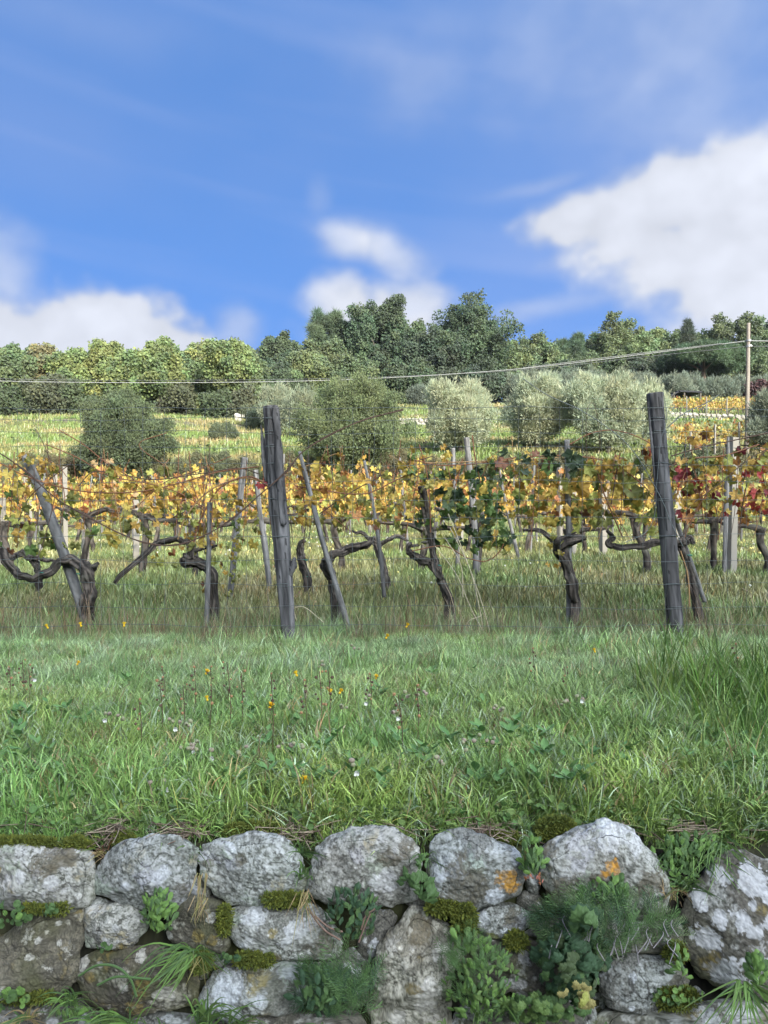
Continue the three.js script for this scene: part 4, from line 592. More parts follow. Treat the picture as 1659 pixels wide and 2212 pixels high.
{
  const YG = [0.20, 0.26, 0.085], YG2 = [0.24, 0.28, 0.09], OG = [0.15, 0.20, 0.075], DK = [0.07, 0.11, 0.045], DK2 = [0.055, 0.085, 0.04], MID = [0.11, 0.15, 0.055], TAN = [0.25, 0.235, 0.10], PN = [0.10, 0.155, 0.075];
  const wood = (label, x, top, w, d, col, o = {}) => tree('oak_tree', label, 'tree', { x, top, w, d, col, s: 0.5, n: 1700, shape: 'tufted', lobes: 22, h0: 0.16, ...o });
  // the lighter wood edge on the left
  const left = [[-60, 770, 130, 71, OG], [18, 757, 100, 66, OG], [95, 742, 80, 72, TAN], [150, 752, 105, 68, YG], [60, 772, 120, 74, MID], [232, 738, 105, 72, YG2], [285, 758, 90, 66, YG], [346, 728, 100, 68, YG], [398, 770, 80, 70, OG], [442, 748, 90, 73, YG2], [490, 733, 105, 69, YG], [532, 745, 60, 72, OG]];
  left.forEach(([x, top, w, d, col], i) => wood(`sunlit yellow green oak of the left wood edge, ${i ? ORD[i - 1] + ' along it from the left' : 'half out of the photo'}`, x, top + ((i * 5) % 4) * 5 - 6, w * 0.92, d + ((i * 3) % 5) - 2, col, { s: 0.42, h0: i > 7 && i < 11 ? 0.34 : 0.08 + 0.2 * ((i * 7) % 5) / 5, n: 2100, trunk: i % 2 ? TRUNKM : TRUNKG, tr: 0.14 }));
  for (let i = 0; i < 13; i++) { const r = rng(i + 3), x = -50 + i * 47 + 20 * r(); if (i === 8 || i === 10) continue; tree('understorey_bush', `dull green undergrowth bush at the foot of the left wood, ${ORD[i]} from the left`, 'bush', { x, top: 825 + 62 * r(), w: 60 + 60 * r(), d: 64 + 4 * r(), col: i % 3 ? [0.085, 0.12, 0.045] : [0.115, 0.13, 0.06], n: 500, s: 0.42, shape: 'bush', lobes: 8, h0: 0.05, group: 'bushes at the foot of the left wood' }); }
  for (let i = 0; i < 9; i++) { const r = rng(i + 33), x = -40 + i * 70; wood('darker tree standing behind the left wood edge', x, 772 + 14 * r(), 130, 82 + 4 * r(), MID, { group: 'trees behind the left wood edge', n: 1000, h0: 0.02 }); }
  // the tall dark trees in the middle
  wood('dark green oak at the left end of the tall central trees', 602, 722, 85, 98, DK, { n: 1900 }); wood('yellowish oak in front of the left end of the tall central trees', 655, 770, 110, 92, OG, { n: 1900, h0: 0.05 });
  tree('pine_tree', 'dark bluish pine standing left of the tallest oak', 'tree', { x: 712, top: 676, w: 95, d: 106, col: PN, kind: 'needle', s: 0.75, n: 1500, shape: 'tufted', lobes: 18, h0: 0.3, tr: 0.25 });
  wood('mid green oak below the bluish pine', 706, 742, 115, 97, MID, { n: 1800, h0: 0.05 }); wood('tallest dark oak at the centre of the treeline', 822, 661, 160, 104, DK, { n: 3600, lobes: 34, h0: 0.08 });
  wood('airy oak top between the two tallest central oaks', 893, 690, 80, 106, MID, { n: 1200, lobes: 16 }); wood('broad domed dark oak right of the tallest oak', 1010, 679, 185, 101, DK, { n: 4200, lobes: 40, shape: 'round', h0: 0.04 }); wood('dark oak filling the gap between the two great central oaks', 930, 722, 110, 98, DK2, { n: 2000 });
  wood('yellow green oak on the right shoulder of the domed oak', 1098, 742, 80, 103, OG, { n: 1500 }); wood('mid green oak under the tallest oak', 760, 775, 130, 92, MID, { n: 1700, h0: 0.03 }); wood('dark low oak under the airy oak top', 880, 790, 140, 92, DK, { n: 1700, h0: 0.02 }); wood('dark low oak under the domed oak', 1010, 800, 170, 93, DK2, { n: 1800, h0: 0.02 }); wood('shadowy oak behind the split post top', 600, 790, 110, 90, DK, { n: 1500, h0: 0.02 });
  // the wood on the right
  const right = [['tree', 1150, 727, 85, 114, MID], ['pine', 1228, 733, 75, 112, PN], ['tree', 1180, 752, 90, 110, OG], ['tree', 1272, 722, 70, 118, DK], ['tree', 1335, 697, 120, 112, OG], ['tree', 1300, 765, 110, 106, MID], ['tree', 1400, 712, 95, 114, OG], ['tree', 1448, 716, 85, 116, MID], ['tree', 1405, 770, 130, 107, DK2], ['tree', 1580, 684, 125, 113, MID], ['tree', 1530, 722, 90, 117, OG], ['tree', 1650, 703, 90, 115, DK], ['tree', 1625, 770, 120, 108, MID], ['tree', 1240, 790, 110, 104, DK], ['tree', 1720, 712, 130, 112, MID], ['tree', 1140, 800, 110, 104, DK2]];
  right.forEach(([k, x, top, w, d, col], i) => k === 'pine' ? tree('pine_tree', 'rounded green pine in the right hand wood', 'tree', { x, top, w: w * 1.1, d, col, kind: 'needle', s: 0.75, n: 1300, shape: 'tufted', lobes: 16 }) : wood(`oak of the right hand wood, ${ORD[i]} of the group`, x, top, w * 1.2, d, col, { n: 1700, h0: 0.06 }));
  tree('spruce_tree', 'narrow pointed dark conifer rising from the right wood', 'tree', { x: 1485, top: 696, w: 62, d: 109, col: DK2, kind: 'needle', s: 0.62, n: 1300, shape: 'cone', lobes: 16, h0: 0.05 });
  tree('umbrella_pine', 'wide flat topped umbrella pine with reddish branches behind the pole', 'tree', { x: 1520, top: 748, w: 160, d: 100, bottom: 800, col: [0.07, 0.125, 0.05], kind: 'needle', s: 0.7, n: 2600, shape: 'umbrella', lobes: 34, trunk: TRUNKP, tr: 0.3 });
  tree('red_shrub', 'dark red shrub right of the utility pole', 'shrub', { x: 1635, top: 830, w: 40, d: 84, col: [0.07, 0.022, 0.022], n: 300, s: 0.4, shape: 'bush', lobes: 6, h0: 0.02 });
  tree('red_shrub', 'small dark red shrub under the central oaks', 'shrub', { x: 972, top: 835, w: 34, d: 84, col: [0.07, 0.03, 0.022], n: 200, s: 0.4, shape: 'bush', lobes: 6, h0: 0.02 });
  for (let i = 0; i < 26; i++) { const r = rng(i + 70); wood('shadowy tree deep inside the wood on the ridge', -160 + i * 78 + 20 * r(), (i < 9 ? 770 : i < 16 ? 745 : 742) + 18 * r(), 150, 128 + 8 * r(), DK2, { n: 600, s: 0.9, h0: 0.02, group: 'trees deep inside the ridge wood' }); }
  // olives
  const OL = [0.40, 0.435, 0.28], OL2 = [0.19, 0.225, 0.155];
  const olive = (label, x, top, w, d, o = {}) => tree('olive_tree', label, 'olive tree', { x, top, w, d, col: OL, kind: 'olive', s: 0.33, n: 3200, shape: 'round', lobes: 22, h0: 0.14, vary: 0.25, ...o });
  olive('silvery olive tree with dark hollow, right beside the round green bush', 995, 850, 165, 40, { n: 3800 }); olive('silver green olive tree, middle of the three behind the vines', 1160, 842, 150, 42, { n: 3500 }); olive('wide silvery olive tree left of the right fence post', 1312, 838, 165, 40, { n: 3800 }); olive('pale olive tree half hidden by the right fence post', 1396, 852, 90, 43, { n: 2000 });
  olive('small grey olive tree right of the split fence post top', 598, 856, 72, 56, { n: 1200, s: 0.42, col: [0.30, 0.33, 0.21] }); olive('grey olive tree touching the left of the round green bush', 655, 868, 70, 50, { n: 1100, s: 0.4, col: [0.26, 0.29, 0.18] }); olive('olive tree cut by the right edge of the photo', 1672, 868, 90, 37, { n: 2200, col: [0.22, 0.25, 0.17] });
  olive('small dark olive with thin trunk far beyond the round bush', 905, 850, 50, 82, { n: 500, s: 0.5, col: [0.15, 0.18, 0.13], h0: 0.4 });
  for (let i = 0; i < 17; i++) { const r = rng(i + 200); olive('grey green olive tree of the far upper grove', 1125 + i * 33 + 10 * r(), 812 + 16 * r() + (i > 8 ? 8 : 0), 75, 93 + 5 * r(), { n: 700, s: 0.55, col: OL2, h0: 0.05, group: 'olive trees of the upper grove' }); }
  // bushes on the bank
  tree('round_bush', 'big round green bush behind the vines, right of the split post', 'bush', { x: 765, top: 850, w: 200, d: 35.5, col: [0.145, 0.185, 0.07], kind: 'fine', s: 0.27, n: 6800, shape: 'bush', lobes: 34, h0: 0.03, vary: 0.35 });
  tree('leafy_bush', 'tall green bush on the bank behind the left vines', 'bush', { x: 262, top: 862, w: 165, d: 35, col: [0.11, 0.145, 0.06], kind: 'fine', s: 0.27, n: 5600, shape: 'bush', lobes: 30, h0: 0.03, vary: 0.35 });
  tree('leafy_bush', 'small rounded shrub on the grassy slope left of the split post', 'bush', { x: 482, top: 922, w: 70, d: 48, col: [0.14, 0.17, 0.08], kind: 'fine', s: 0.26, n: 900, shape: 'bush', lobes: 9, h0: 0.02 });
  tree('leafy_bush', 'dark low bush under the small grey olive', 'bush', { x: 548, top: 885, w: 50, d: 60, col: [0.11, 0.14, 0.07], kind: 'fine', s: 0.3, n: 600, shape: 'bush', lobes: 8, h0: 0.02 });
  tree('leafy_bush', 'dark bush below the olives, left of the tall concrete post', 'bush', { x: 1500, top: 975, w: 60, d: 34, col: [0.10, 0.125, 0.06], kind: 'fine', s: 0.24, n: 1000, shape: 'bush', lobes: 9, h0: 0.02 });
  for (let i = 0; i < 24; i++) { const r = rng(i + 300); tree('bank_shrub', 'low straggly green shrub on the shaded bank behind the vines', 'shrub', { x: 60 + i * 66 + 30 * r(), top: 985 + 16 * r(), w: 70, d: 34.6 + r(), col: [0.12 + 0.05 * r(), 0.15, 0.07], kind: 'fine', s: 0.22, n: 420, shape: 'bush', lobes: 7, h0: 0.02, group: 'shrubs along the bank' }); }
  { // spiky plant by the split post
    const b = onGround(atX(500, 33), 33), t = thing('spiky_plant', 'small pale green spiky leaved plant on the bank left of split post', 'plant', b), r = rng(8);
    for (let i = 0; i < 26; i++) { const g = new THREE.ConeGeometry(0.03, 0.75, 4); g.translate(0, 0.37, 0); put(t, 'leaf', g, LM.bright, b.clone().add(V(0, 0.5, 0)), E(r() * 1.2, r() * 6.3, 0, 'YXZ')); }
  }
}
// ---------------------------------------------------------------- utility pole and cable, shed, pale terrace wall
{
  const b = onGround(atX(1612, 40), 40), t = thing('utility_pole', 'thin wooden utility pole at right carrying a pale overhead cable', 'utility pole', b);
  part(t, 'pole', limb([V(b.x, b.y - 0.4, -40), P(1615, 850, 40), P(1617, 698, 40)], [0.115, 0.105, 0.09], { seg: 40, rad: 14, rough: 0.05, color: (u, a, p, rg) => { const k = clamp(0.5 + 0.4 * rg + 0.3 * noise(p.x * 30, p.y * 2, p.z * 30)); return mix3([0.16, 0.125, 0.10], [0.36, 0.32, 0.27], k); } }), VC);
  for (const y of [736, 748]) { const g = new THREE.CylinderGeometry(0.14, 0.14, 0.10, 14); g.translate(...P(1617, y, 40).toArray()); part(t, 'bracket', g, std(0.3, 0.3, 0.3, { metalness: 0.5, roughness: 0.5 })); }
  const g1 = new THREE.SphereGeometry(0.07, 10, 8); g1.translate(...P(1622, 747, 39.9).toArray()); part(t, 'insulator', g1, std(0.6, 0.6, 0.55, { roughness: 0.4 }));
  const k = tag(new THREE.Group(), 'thick pale overhead cable sagging across the whole photo to the pole', 'cable'); k.name = 'overhead_cable'; k.position.copy(P(829, 810, 48)); scene.add(k);
  const cm = std(0.38, 0.375, 0.35, { roughness: 0.5 }), run = [[-900, 742, 78], [-400, 804, 68], [0, 823, 61], [480, 826, 54.5], [800, 818, 50.3], [1130, 796, 46], [1400, 764, 42.6], [1616, 736, 40]];
  part(k, 'cable', wire(D(run, 0), 0.024, 200, 7), cm); part(k, 'cable', wire(D([[1560, 742, 40.6], [1400, 761, 42.6], [1130, 795, 46]], 0), 0.015, 60, 6), cm); part(k, 'cable', wire(D([[1617, 736, 40], [1900, 744, 37], [2300, 770, 33]], 0), 0.03, 60, 7), cm);
  const k2 = tag(new THREE.Group(), 'thin darker cable just under the thick pale overhead cable', 'cable'); k2.name = 'overhead_cable_001'; k2.position.copy(P(829, 820, 48)); scene.add(k2);
  const cd = std(0.16, 0.16, 0.16, { roughness: 0.6 });
  part(k2, 'cable', wire(D([[-900, 738, 78], [-400, 798, 68], [0, 818, 61], [480, 821, 54.5], [800, 815, 50.3], [1130, 799, 46], [1400, 770, 42.6], [1616, 748, 40]], 0), 0.014, 200, 5), cd); part(k2, 'cable', wire(D([[1617, 748, 40], [1900, 752, 37], [2300, 770, 33]], 0), 0.016, 40, 5), cd);
}
{
  const d = 84, b = onGround(atX(1470, d), d), t = thing('open_shed', 'dark low open shed with slanting roof above the golden upper vineyard', 'shed', b), m = std(0.018, 0.018, 0.022, { roughness: 0.8 }), y = (v) => P(0, v, d).y;
  const slab = (x0, y0, x1, y1, th, dep) => { const a = P(x0, y0, d), c = P(x1, y1, d), L = a.distanceTo(c), g = new THREE.BoxGeometry(L, th, dep); g.rotateZ(Math.atan2(c.y - a.y, c.x - a.x)); g.translate((a.x + c.x) / 2, (a.y + c.y) / 2, -d); return g; };
  part(t, 'roof', slab(1452, 850, 1502, 852, 0.16, 3.6), m); part(t, 'roof', slab(1434, 862, 1455, 850, 0.14, 3.6), m);
  for (const x of [1444, 1466, 1500]) { const h = y(852) - b.y + 0.3, g = new THREE.CylinderGeometry(0.09, 0.1, h, 8); g.translate(atX(x, d), b.y + h / 2 - 0.3, -d + 1.6); part(t, 'post', g, std(0.12, 0.10, 0.08)); }
  const g = new THREE.BoxGeometry(3.0, y(853) - b.y + 0.3, 0.1); g.translate(atX(1470, d), (y(853) + b.y) / 2 - 0.15, -d - 1.6); part(t, 'back_wall', g, m);
}
{
  const r = rng(61), geos = [0, 1, 2, 3].map((k) => { const g = new THREE.IcosahedronGeometry(0.5, 2), p = g.attributes.position; for (let i = 0; i < p.count; i++) { const v = V(p.getX(i), p.getY(i), p.getZ(i)), q = 1 + 0.35 * noise(v.x * 3 + k * 5, v.y * 3, v.z * 3); const c = Math.max(Math.abs(v.x), Math.abs(v.y), Math.abs(v.z)); v.multiplyScalar(q * mix(1, 0.5 / c * 0.8, 0.5)); p.setXYZ(i, v.x, v.y, v.z); } g.computeVertexNormals(); return g; });
  const ms = [std(0.38, 0.35, 0.29), std(0.32, 0.29, 0.24), std(0.42, 0.39, 0.33), std(0.36, 0.33, 0.28)];
  const rowOf = (name, label, cat, d, x0, x1, levels, sz, gap, y0) => { const b = onGround(atX((x0 + x1) / 2, d), d), t = thing(name, label, cat, b); for (let l = 0; l < levels; l++) for (let x = atX(x0, d); x < atX(x1, d);) { const w = sz * (0.7 + 0.7 * r()); if (r() > gap) { const m = put(t, 'stone', geos[Math.floor(r() * 4)], ms[Math.floor(r() * 4)], onGround(x + w / 2, d).add(V(0, y0 + sz * 0.62 * l, 0.1 * r()))); m.scale.set(w, sz * 0.75, sz * 0.8); m.rotation.y = r() * 0.5; } x += w * 0.95; } };
  rowOf('terrace_wall', 'long pale sunlit dry stone terrace wall below the upper vineyard at right', 'stone wall', 62, 1395, 1780, 2, 0.42, 0.03, 0.12);
  rowOf('terrace_wall', 'short dark stone terrace edge in the gap right of the round bush', 'stone wall', 60.6, 860, 930, 2, 0.5, 0.2, 0.1); rowOf('rock_outcrop', 'pale rocks in the grass under the small grey olive', 'rocks', 63, 505, 545, 2, 0.5, 0.3, 0.2);
}

// ---------------------------------------------------------------- grass
function tuft(seed, n, { h = 0.18, w = 0.0045, spread = 0.05, bend = 0.8, seg = 4 } = {}) {
  const r = rng(seed), pos = [], col = [], idx = [];
  for (let i = 0; i < n; i++) {
    const a = r() * 6.283, L = h * (0.5 + 0.8 * r()), bx = spread * (r() - 0.5) * 2, bz = spread * (r() - 0.5) * 2, B = bend * (0.3 + r()), tw = r() * 3, W = w * (0.7 + 0.7 * r()), v = 0.6 + 0.75 * r() * r() + 0.15 * r(), dry = r() < 0.05, k0 = pos.length / 3; let x = bx, y = -0.02, z = bz;
    for (let s = 0; s <= seg; s++) {
      const t = s / seg, th = B * t * t * 1.6 + 0.12, q = W * (1 - t * t * 0.92), ca = Math.cos(a + tw), sa = Math.sin(a + tw);
      const c = dry ? [1.7 * v, 1.05 * v, 1.1 * v] : [v * (0.95 + 0.2 * t), v, v * (0.95 + 0.1 * t)];
      pos.push(x - sa * q, y, z + ca * q, x + sa * q, y, z - ca * q); col.push(...c, ...c);
      x += Math.cos(a) * Math.sin(th) * L / seg; z += Math.sin(a) * Math.sin(th) * L / seg; y += Math.cos(th) * L / seg;
    }
    for (let s = 0; s < seg; s++) { const k = k0 + s * 2; idx.push(k, k + 1, k + 2, k + 1, k + 3, k + 2); }
  }
  return build(pos, idx, col);
}
const GRASS = std(1, 1, 1, { vertexColors: true, roughness: 0.42 });
function scatter(name, label, cat, geos, n, where, sub) {   // where(r) gives [x, d, scale, colour] or nothing
  const r = rng(name.length * 31 + n), lists = geos.map(() => []);
  for (let i = 0; i < n; i++) { const o = where(r); if (!o) continue; const [x, d, s, c, lean = 0] = o, y = groundY(x, -d); lists[Math.floor(r() * geos.length)].push([V(x, y, -d), E(lean, r() * 6.283, 0, 'XYZ'), V(s * (0.85 + 0.3 * r()), s * (0.8 + 0.4 * r()), s * (0.85 + 0.3 * r())), c]); }
  lists.forEach((l, i) => l.length && tag(copies(name, geos[i], GRASS, l), label, cat, null, 'stuff'));
}
const fan = (r, d0, d1, m = 1.3) => { const d = Math.sqrt(mix(d0 * d0, d1 * d1, r())), x = (r() * 2 - 1) * (0.5 * d + m); return [x, d]; };
{
  const short = [1, 2, 3, 4].map((s) => tuft(s, 22, { h: 0.115, w: 0.0028, bend: 1.35, spread: 0.065 })), mid = [5, 6, 7].map((s) => tuft(s, 12, { h: 0.2, w: 0.0034, bend: 1.25, spread: 0.065, seg: 6 })), tall = [8, 9].map((s) => tuft(s, 11, { h: 0.46, w: 0.006, bend: 0.62, spread: 0.07, seg: 6 }));
  const fine = [11, 12, 13].map((s) => tuft(s, 14, { h: 0.34, w: 0.0024, bend: 1.0, spread: 0.11, seg: 5 }));
  const gcol = (r, x, d) => { const n = fbm(x * 0.8, d * 0.8, 3, 3), m = noise(x * 2.3, d * 2.3, 8), v = 0.65 + 0.7 * r() * r() + 0.15 * r(); const tus = 1 + 0.28 * noise(x * 2.7 + 9, d * 3.4, 3) + 0.16 * noise(x * 7, d * 8, 5); let c = mix3([0.19, 0.37, 0.11], [0.25, 0.395, 0.10], clamp(0.5 + n + 0.5 * m)); c = mix3(c, [0.30, 0.47, 0.25], clamp(sstep(3.2, 5.2, d) * (0.5 + 0.6 * m))); if (r() < 0.03) c = [0.34, 0.30, 0.15]; else if (r() < 0.10) c = [0.36, 0.52, 0.34]; return [c[0] * v * tus * 1.14, c[1] * v * tus * 1.09, c[2] * v * tus * 1.02]; };  // some tufts get a whitish colour: dew highlights painted in
  scatter('meadow_grass', 'dewy green meadow grass between the wall and the wire fence', 'grass', short, 25000, (r) => { const [x, d] = fan(r, 2.66, 6.5), gap = noise(x * 3.6, d * 3.6, 6); if (gap < -0.22 && r() < 0.75) return; return [x, d, (0.75 + 0.45 * clamp(0.5 + fbm(x * 1.3, d * 1.3, 1, 3)) + 0.2 * r()) * mix(1.1, 0.75, sstep(3.6, 5.4, d)), gcol(r, x, d)]; });
  scatter('long_grass', 'longer arching green grass tufts in the meadow', 'grass', mid, 5200, (r) => { const [x, d] = fan(r, 2.72, 6.4); const k = fbm(x * 0.9 + 4, d * 0.9, 2, 3) + (x > 0.9 ? 0.25 : 0); if (r() > (0.3 + 1.5 * k) * mix(1, 0.35, sstep(3.6, 5.2, d))) return; return [x, d, 0.6 + 0.4 * r() + 0.3 * clamp(k), gcol(r, x, d)]; });
  scatter('tall_grass', 'tall bright green grass clump at the right of the meadow', 'grass', tall, 900, (r) => { const x = 1.35 + 1.7 * r(), d = 3.1 + 2.2 * r(); if (r() > clamp(1.1 - Math.hypot((x - 2.0) / 0.8, (d - 3.9) / 0.9))) return; return [x, d, 0.42 + 0.42 * r(), [0.15, 0.27, 0.055].map((k) => k * (0.8 + 0.4 * r()))]; });
  scatter('edge_grass', 'grass hanging over the top edge of the stone wall', 'grass', mid, 950, (r) => { const x = (r() * 2 - 1) * 2.6, d = 2.52 + 0.17 * r(); if (noise(x * 5, 1, 2) < -0.1) return; return [x, d, 0.35 + 0.45 * r(), gcol(r, x, 2.7), 0.3 + 0.8 * r()]; });
  scatter('dry_grass', 'thin dead brown grass stalks scattered in the meadow', 'dry grass', [21, 22].map((s) => tuft(s, 5, { h: 0.2, w: 0.0013, bend: 0.7, spread: 0.05 })), 1500, (r) => { const [x, d] = fan(r, 2.6, 6.6); return [x, d, 0.5 + 0.7 * r(), pick(r, [[[0.26, 0.18, 0.09], 3], [[0.15, 0.09, 0.05], 3], [[0.36, 0.30, 0.16], 2]])]; });
  scatter('dry_grass', 'thin dead brown weed stalks standing along the wire fence', 'dry grass', [23, 24].map((s) => tuft(s, 5, { h: 0.34, w: 0.0017, bend: 0.55, spread: 0.09 })), 650, (r) => { const d = 6.25 + 1.1 * r(), x = (r() * 2 - 1) * (0.5 * d + 1.4); if (noise(x * 1.1, d, 14) < -0.1) return; return [x, d, 0.5 + 0.7 * r(), pick(r, [[[0.24, 0.17, 0.10], 3], [[0.13, 0.09, 0.055], 4], [[0.36, 0.30, 0.17], 2]])]; });
  scatter('edge_grass', 'short grass and clover along the wall top', 'grass', short, 1500, (r) => { const x = (r() * 2 - 1) * 2.6, d = 2.5 + 0.2 * r(); return [x, d, 0.35 + 0.3 * r(), gcol(r, x, 2.7), 0.25]; });
  scatter('fence_weeds', 'tangled tall grass and brown weed stems along the wire fence', 'weeds', [...fine, ...mid], 5200, (r) => { const q0 = r(), x = (r() * 2 - 1) * 4.9, d = 6.2 + 0.4 * noise(x * 0.7, 3, 2) + 0.2 * noise(x * 3, 1, 7) + 1.4 * q0, k = noise(x * 1.3, d, 4), b = r(); return [x, d, (0.5 + 0.45 * r() + 0.15 * k) * (d < 6.5 ? 0.55 : 0.8), b < 0.12 + 0.2 * k ? [0.22, 0.17, 0.10].map((q) => q * (0.7 + 0.7 * r())) : b < 0.36 ? [0.30, 0.27, 0.13]   : gcol(r, x, d).map((q) => q * 0.82)]; });
  scatter('vineyard_grass', 'short pale green grass under the vine rows', 'grass', [1, 2, 3].map((s) => tuft(s + 50, 9, { h: 0.13, w: 0.008, bend: 0.8, spread: 0.1, seg: 3 })), 46000, (r) => { const d = mix(7.1, 33.5, Math.pow(r(), 1.25)), x = (r() * 2 - 1) * (0.5 * d + 1.5), n = fbm(x * 0.5, d * 0.5, 7, 3), v = 0.8 + 0.4 * r(); return [x, d, (0.7 + 0.5 * r()) * (1 + d * 0.02), mix3([0.20, 0.31, 0.10], [0.34, 0.33, 0.15], clamp(0.38 + 1.2 * n)).map((k) => k * v)]; });
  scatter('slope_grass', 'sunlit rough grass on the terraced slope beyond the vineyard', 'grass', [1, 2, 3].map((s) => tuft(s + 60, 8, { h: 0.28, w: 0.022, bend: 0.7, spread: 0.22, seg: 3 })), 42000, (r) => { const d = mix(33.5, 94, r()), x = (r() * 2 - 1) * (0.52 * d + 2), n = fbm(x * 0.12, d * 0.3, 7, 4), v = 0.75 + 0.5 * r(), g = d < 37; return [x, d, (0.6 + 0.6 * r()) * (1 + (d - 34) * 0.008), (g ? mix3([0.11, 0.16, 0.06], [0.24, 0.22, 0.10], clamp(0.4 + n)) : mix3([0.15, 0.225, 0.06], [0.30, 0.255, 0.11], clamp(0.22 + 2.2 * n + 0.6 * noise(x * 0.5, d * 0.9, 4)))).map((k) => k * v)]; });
  { const r = rng(77), w = []; for (let i = 0; i < 1500; i++) { const d = 36.5 + 52 * r(), x = (r() * 2 - 1) * (0.5 * d + 2), k = fbm(x * 0.15, d * 0.35, 20, 3); if (k < -0.02 && r() < 0.75) continue; w.push([onGround(x, d), E(r(), r() * 6, 0), V(0.35 + 0.5 * r(), 0.16 + 0.25 * r(), 0.35 + 0.5 * r()), pick(r, [[[0.10, 0.16, 0.05], 4], [[0.16, 0.24, 0.08], 4], [[0.30, 0.24, 0.13], 3], [[0.24, 0.27, 0.12], 2], [[0.09, 0.11, 0.05], 2]])]); } tag(copies('slope_weeds', CL.fine[0], FOL, w), 'patches of weeds and dry tufts on the sunlit terraced slope', 'weeds'); }
  { // fallen leaves, clover, tiny flowers
    const r = rng(91), broad = [], leaves = [], dots = [], clover = [], moss = [];
    for (let i = 0; i < 380; i++) { const d = 2.65 + 2.6 * r() * r(), x = (r() * 2 - 1) * (0.5 * d + 1.2), b = onGround(x, d), s = 0.025 + 0.035 * r(), m = 4 + Math.floor(r() * 4), a0 = r() * 6; if (noise(x * 1.5, d * 1.5, 6) < -0.05) continue; for (let k = 0; k < m; k++) broad.push([b.clone().add(V(0, 0.03 + 0.09 * r(), 0)), E(0.9 + 0.6 * r(), a0 + k * 6.28 / m, 0, 'YXZ'), V(s * 1.1, s * (0.8 + 0.5 * r()), s), mix3([0.10, 0.24, 0.06], [0.18, 0.34, 0.10], r())]); }
    tag(copies('broadleaf_weeds', OVAL[0], LEAF_ANY, broad), 'low broad leaved weeds among the meadow grass', 'weeds');
    for (let i = 0; i < 420; i++) { const d = 7.2 + 8 * r(), x = (r() * 2 - 1) * (0.5 * d + 1); leaves.push([onGround(x, d).add(V(0, 0.03 + 0.05 * r(), 0)), E(-1.57 + (r() - 0.5), r() * 6, 0, 'YXZ'), 0.1 + 0.07 * r(), pick(r, [[[0.5, 0.25, 0.1], 3], [[0.6, 0.4, 0.18], 3], [[0.3, 0.14, 0.07], 2]])]); }
    tag(copies('fallen_leaves', VINE_LEAF[1], LEAF_ANY, leaves), 'tan and orange fallen vine leaves lying in the grass', 'leaves');
    for (let i = 0; i < 900; i++) { const d = 8 + 14 * r(), x = (r() * 2 - 1) * (0.5 * d + 1), w = d > 13 ? 1 : 0; if (d < 13 && r() < 0.7) continue; dots.push([onGround(x, d).add(V(0, 0.10 + 0.08 * r(), 0)), E(0, 0, 0), 0.009 + 0.008 * r() + 0.007 * w, r() < 0.75 ? [0.62, 0.56, 0.2] : [0.6, 0.6, 0.52]]); }
    tag(copies('meadow_flowers', new THREE.IcosahedronGeometry(1, 0), std(1, 1, 1), dots), 'tiny pale yellow and white flowers in the vineyard grass', 'flowers');
    for (let i = 0; i < 1800; i++) { const x = (r() * 2 - 1) * 2.6, d = 2.5 + 0.32 * r() * r(); clover.push([onGround(x, d).add(V(0, 0.01 + 0.05 * r(), 0)), E(-1.2 + r(), r() * 6, 0, 'YXZ'), 0.014 + 0.014 * r(), [0.10 + 0.05 * r(), 0.20 + 0.06 * r(), 0.05]]); }
    tag(copies('clover', ROUND[0], LEAF_ANY, clover), 'clover and small round leaves along the top of the stone wall', 'clover');
    const mg = clump(5, 26, 0.9, 0.16, 'up'), spot = (cx, cy, w, h, n, d = 2.4) => { for (let i = 0; i < n; i++) { const a = r() * 6.28, q = Math.sqrt(r()), p = wallPt(cx + Math.cos(a) * q * w, cy + Math.sin(a) * q * h, d - 0.04 * r()); moss.push([p, E(r() - 0.5, r() * 6, r() - 0.5), 0.007 + 0.008 * r(), mix3([0.16, 0.175, 0.02], [0.08, 0.11, 0.02], r())]); } };
    spot(90, 188, 150, 14, 420, 2.46); spot(330, 195, 60, 22, 240, 2.46); spot(530, 170, 40, 16, 120, 2.5); spot(1100, 130, 130, 22, 260, 2.52); spot(1100, 690, 80, 22, 300); spot(1230, 432, 90, 18, 300); spot(970, 520, 20, 60, 120); spot(1659 + 740, 125, 80, 40, 520, 2.5); spot(1659 + 350, 520, 40, 60, 320); spot(1659 + 280, 470, 90, 22, 260); spot(1659 + 570, 610, 40, 30, 160); spot(1659 + 1260, 860, 90, 40, 420); spot(1659 + 1260, 660, 40, 30, 160); spot(870, 700, 40, 40, 160); spot(200, 470, 90, 12, 120); spot(110, 850, 120, 16, 200); spot(1659 + 500, 170, 120, 20, 300, 2.52);
    tag(copies('moss', mg, std(1, 1, 1), moss), 'yellow green moss cushions on and between the wall stones', 'moss');
    const twig = []; for (let i = 0; i < 300; i++) { const x = (r() * 2 - 1) * 2.4, q = pick(r, [[0, 1], [1, 2]]); const cxs = [470, 790, 1250, 2100, 3000]; const X = q ? wallPt(cxs[Math.floor(r() * 5)] + 130 * (r() - 0.5), 165, 2.5).x : x; twig.push([V(X, 0.60 + 0.04 * r(), -2.46 - 0.08 * r()), E(r() - 0.5, r() * 6.3, 1.3 + 0.5 * r(), 'YXZ'), V(1, 0.5 + r(), 1), pick(r, [[[0.30, 0.24, 0.17], 2], [[0.16, 0.11, 0.08], 2]])]); }
    const tg = new THREE.CylinderGeometry(0.0012, 0.002, 0.13, 4); tag(copies('dead_stalks', tg, std(1, 1, 1), twig), 'dry brown stalks and roots lying along the wall top', 'dry stalks');
  }
}
